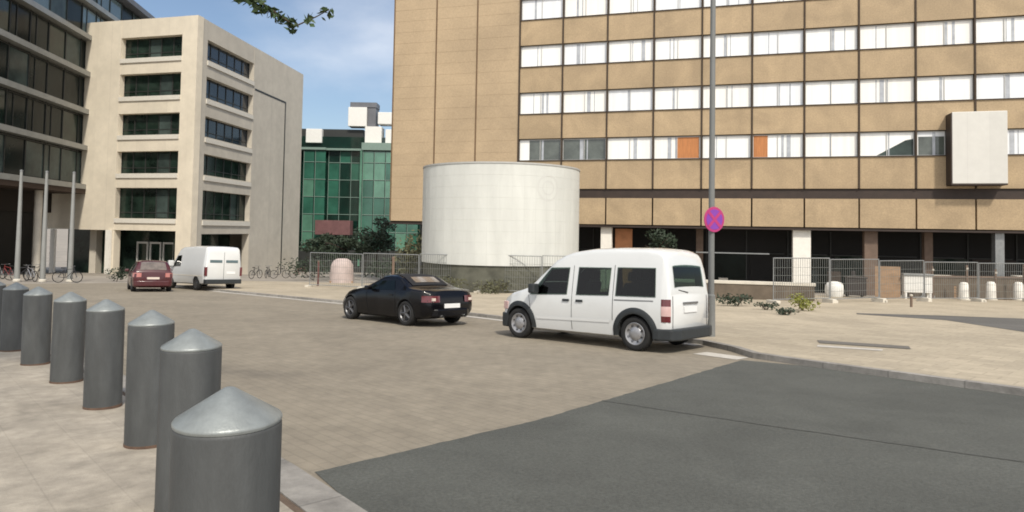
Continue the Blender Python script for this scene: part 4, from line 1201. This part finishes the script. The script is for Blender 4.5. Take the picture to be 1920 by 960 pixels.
# overhanging tree beside the camera: only one drooping branch dips into view
t = tree('leafy tree at the upper left whose drooping branch tip hangs into the sky', -7.2, 5.2, 9.2, 2.6, m_leaf, 5200, .085, HP_L, trunk_r=.16, base=.52)
t0 = Vector(t.location)
def atpx(x, y, Y):
    d = fw + rt * ((x - 960) / 1250) - up * ((y - 389.35) / 1250)
    return Vector((0, 0, 1.6)) + d * (Y / d.y)
tip = [Vector((-7.300, 5.3, 5.280)), Vector((-5.750, 5.6, 5.480)), Vector((-4.250, 5.9, 4.730)), Vector((-2.550, 6.1, 3.800)), Vector((-2.250, 6.1, 3.600)), Vector((-2.050, 6.15, 3.470)), Vector((-1.870, 6.2, 3.580)), Vector((-1.750, 6.2, 3.650))]
br = MB().tube([p - t0 for p in tip], [.06, .045, .03, .016, .012, .009, .006, .004], 8).build('branch', m_bark, t, smooth=50)
for p, n_, rr_ in ((Vector((-2.580, 6.1, 3.780)), 46, .10), (Vector((-2.480, 6.1, 3.720)), 40, .08), (Vector((-2.370, 6.1, 3.640)), 34, .07), (Vector((-2.270, 6.1, 3.580)), 24, .06), (Vector((-2.180, 6.12, 3.540)), 26, .055), (Vector((-2.080, 6.15, 3.480)), 34, .06), (Vector((-1.910, 6.15, 3.540)), 10, .06), (Vector((-1.770, 6.2, 3.610)), 13, .065), (Vector((-2.900, 6.05, 3.980)), 60, .2), (Vector((-3.450, 6.0, 4.280)), 80, .3)):
    lb = MB(); leaves(lb, p - t0, (rr_, rr_, rr_), n_, .045); lb.build('leaf_spray', m_leaf, br)

# ------------------------------------------------------------------ far pavement, centre and left
t = put('covered_stack', 'pale pink tarpaulin covered stack beyond the black roadster', 'stack', -12.0, 47.5, .2)
cs = MB(); pr = [(0, 1.72), (.35, 1.70), (.62, 1.55), (.78, 1.2), (.80, .7), (.84, .3), (.86, .0)]
cs.lathe([(r_ * (1 + .015 * math.sin(i * 2.1)), z) for i, (r_, z) in enumerate(pr)], 22)
cs.build('tarpaulin', m_pinktarp, t, smooth=50)
MB().box(-.8, .8, -.5, .5, 0, .14).build('pallet', m_board, t)
t = put('red_post', 'thin dark red post left of the pink covered stack', 'post', -11.7, 40.6)
MB().tube([(0, 0, 0), (0, 0, 1.5)], .06, 8).build('shaft', mat('dark_red_post', (.12, .045, .04), .7), t, smooth=40)
MB().lathe([(.07, 1.44), (.07, 1.5), (0, 1.53)], 10).build('cap', m_brcol, t)
t = put('dark_post', 'dark slim post beside the fabric roof of the roadster', 'post', -5.9, 33.5)
MB().tube([(0, 0, 0), (0, 0, 1.75)], .07, 8).build('shaft', m_brcol, t, smooth=40)
MB().lathe([(.08, 1.68), (.08, 1.76), (0, 1.79)], 10).build('cap', m_brcol, t)

def bicycle(label, x, y, rz, col, group='bicycles parked along the facades', hp=HP_R):
    t = thing('bicycle', label, 'bicycle', (x, y, G(x, y, hp)), rz, group)
    for cx in (-.52, .52):
        w = MB(); n = 24; w.tube([(cx + .33 * math.cos(2 * math.pi * k / n), 0, .34 + .33 * math.sin(2 * math.pi * k / n)) for k in range(n + 1)], .024, 6, False)
        wo_ = w.build('wheel', m_tyre, t, smooth=50)
        sp = MB()
        for k in range(8):
            a = math.pi * k / 8; sp.tube([(cx - .32 * math.cos(a), 0, .34 - .32 * math.sin(a)), (cx + .32 * math.cos(a), 0, .34 + .32 * math.sin(a))], .004, 4)
        sp.build('spokes', m_steel, wo_)
    f = MB()
    for a, c in (((-.52, 0, .34), (-.08, 0, .30)), ((-.08, 0, .30), (-.22, 0, .85)), ((-.52, 0, .34), (-.20, 0, .78)), ((-.08, 0, .30), (.36, 0, .75)), ((-.20, 0, .78), (.35, 0, .85)), ((.52, 0, .34), (.33, 0, .98))): f.tube([a, c], .02, 6)
    f.build('frame', col, t, smooth=40)
    MB().prism([(-.36, -.08), (-.36, .08), (-.10, .02), (-.10, -.02)], .87, .93).build('saddle', m_tyre, t, bevel=.015)
    MB().tube([(.25, -.28, 1.02), (.33, -.2, 1.0), (.33, .2, 1.0), (.25, .28, 1.02)], .014, 6).build('handlebar', m_chrome, t)
    return t
m_bike2 = mat('bike_frame_red', (.20, .03, .03), .4); m_bike3 = mat('bike_frame_silver', (.4, .4, .42), .35, metal=.5)
bicycle('dark bicycle nearest the white panel van by the stone wall', -20.6, 54.0, R(75), m_bike)
bicycle('dark bicycle second along the shaded stone side wall', -20.9, 57.5, R(95), m_bike)
bicycle('dark bicycle parked below the groove of the stone side wall', -19.4, 56.2, R(40), m_bike)
bicycle('red framed bicycle at the far end of the stone side wall', -18.3, 58.0, R(20), m_bike2)
for (x, y, a, m, lb) in [(-27.5, 41.5, 10, m_bike, 'dark bicycle nearest the red hatchback before the stone building'), (-30.5, 42.5, 150, m_bike3, 'silver bicycle before the glazed entrance left of the hatchback'),
                         (-32.3, 44, 20, m_bike, 'dark bicycle in the middle of the left parking row'), (-34.2, 45.5, 160, m_bike2, 'red framed bicycle left of the middle of the left parking row'),
                         (-35.8, 46.2, 30, m_bike3, 'silver bicycle near the left edge by the glazed office'), (-33.0, 46.5, 90, m_bike, 'dark bicycle behind the left parking row')]:
    bicycle(lb, x, y, R(a), m, hp=0)
FPs = [(-31.0, 42.0, 'leftmost of three slim pale flagpoles before the glazed office'), (-29.6, 42.3, 'middle of three slim pale flagpoles before the glazed office'), (-28.0, 42.5, 'rightmost of three slim pale flagpoles before the glazed office')]
fpole = None
for x, y, lb in FPs:
    if fpole is None:
        fpole = thing('flagpole', lb, 'flagpole', (x, y, G(x, y)), 0, 'flagpoles before the glazed office')
        MB().tube([(0, 0, -.1), (0, 0, 3.2), (0, 0, 6.9)], [.16, .13, .08], 12).build('pole', m_band, fpole, smooth=40)
        MB().lathe([(.22, 0), (.22, .12), (.16, .16)], 16).build('base', m_conc, fpole, smooth=40)
        MB().lathe([(0, 6.9), (.09, 6.92), (.09, 7.0), (0, 7.04)], 12).build('finial', m_steel, fpole, smooth=40)
    else:
        o = copy_tree(fpole); o.location = (x, y, G(x, y)); o['label'] = lb
for x, y, h, w, m, lb in [(-26.5, 45, 1.2, 1.2, m_leafd, 'dark clipped shrub beside the pale entrance column'), (-34.5, 44, .9, 1.6, m_leafd, 'low dark shrub at the foot of the flagpoles')]:
    shrub(lb, x, y, w, h, m, 300, .09, hp=0)
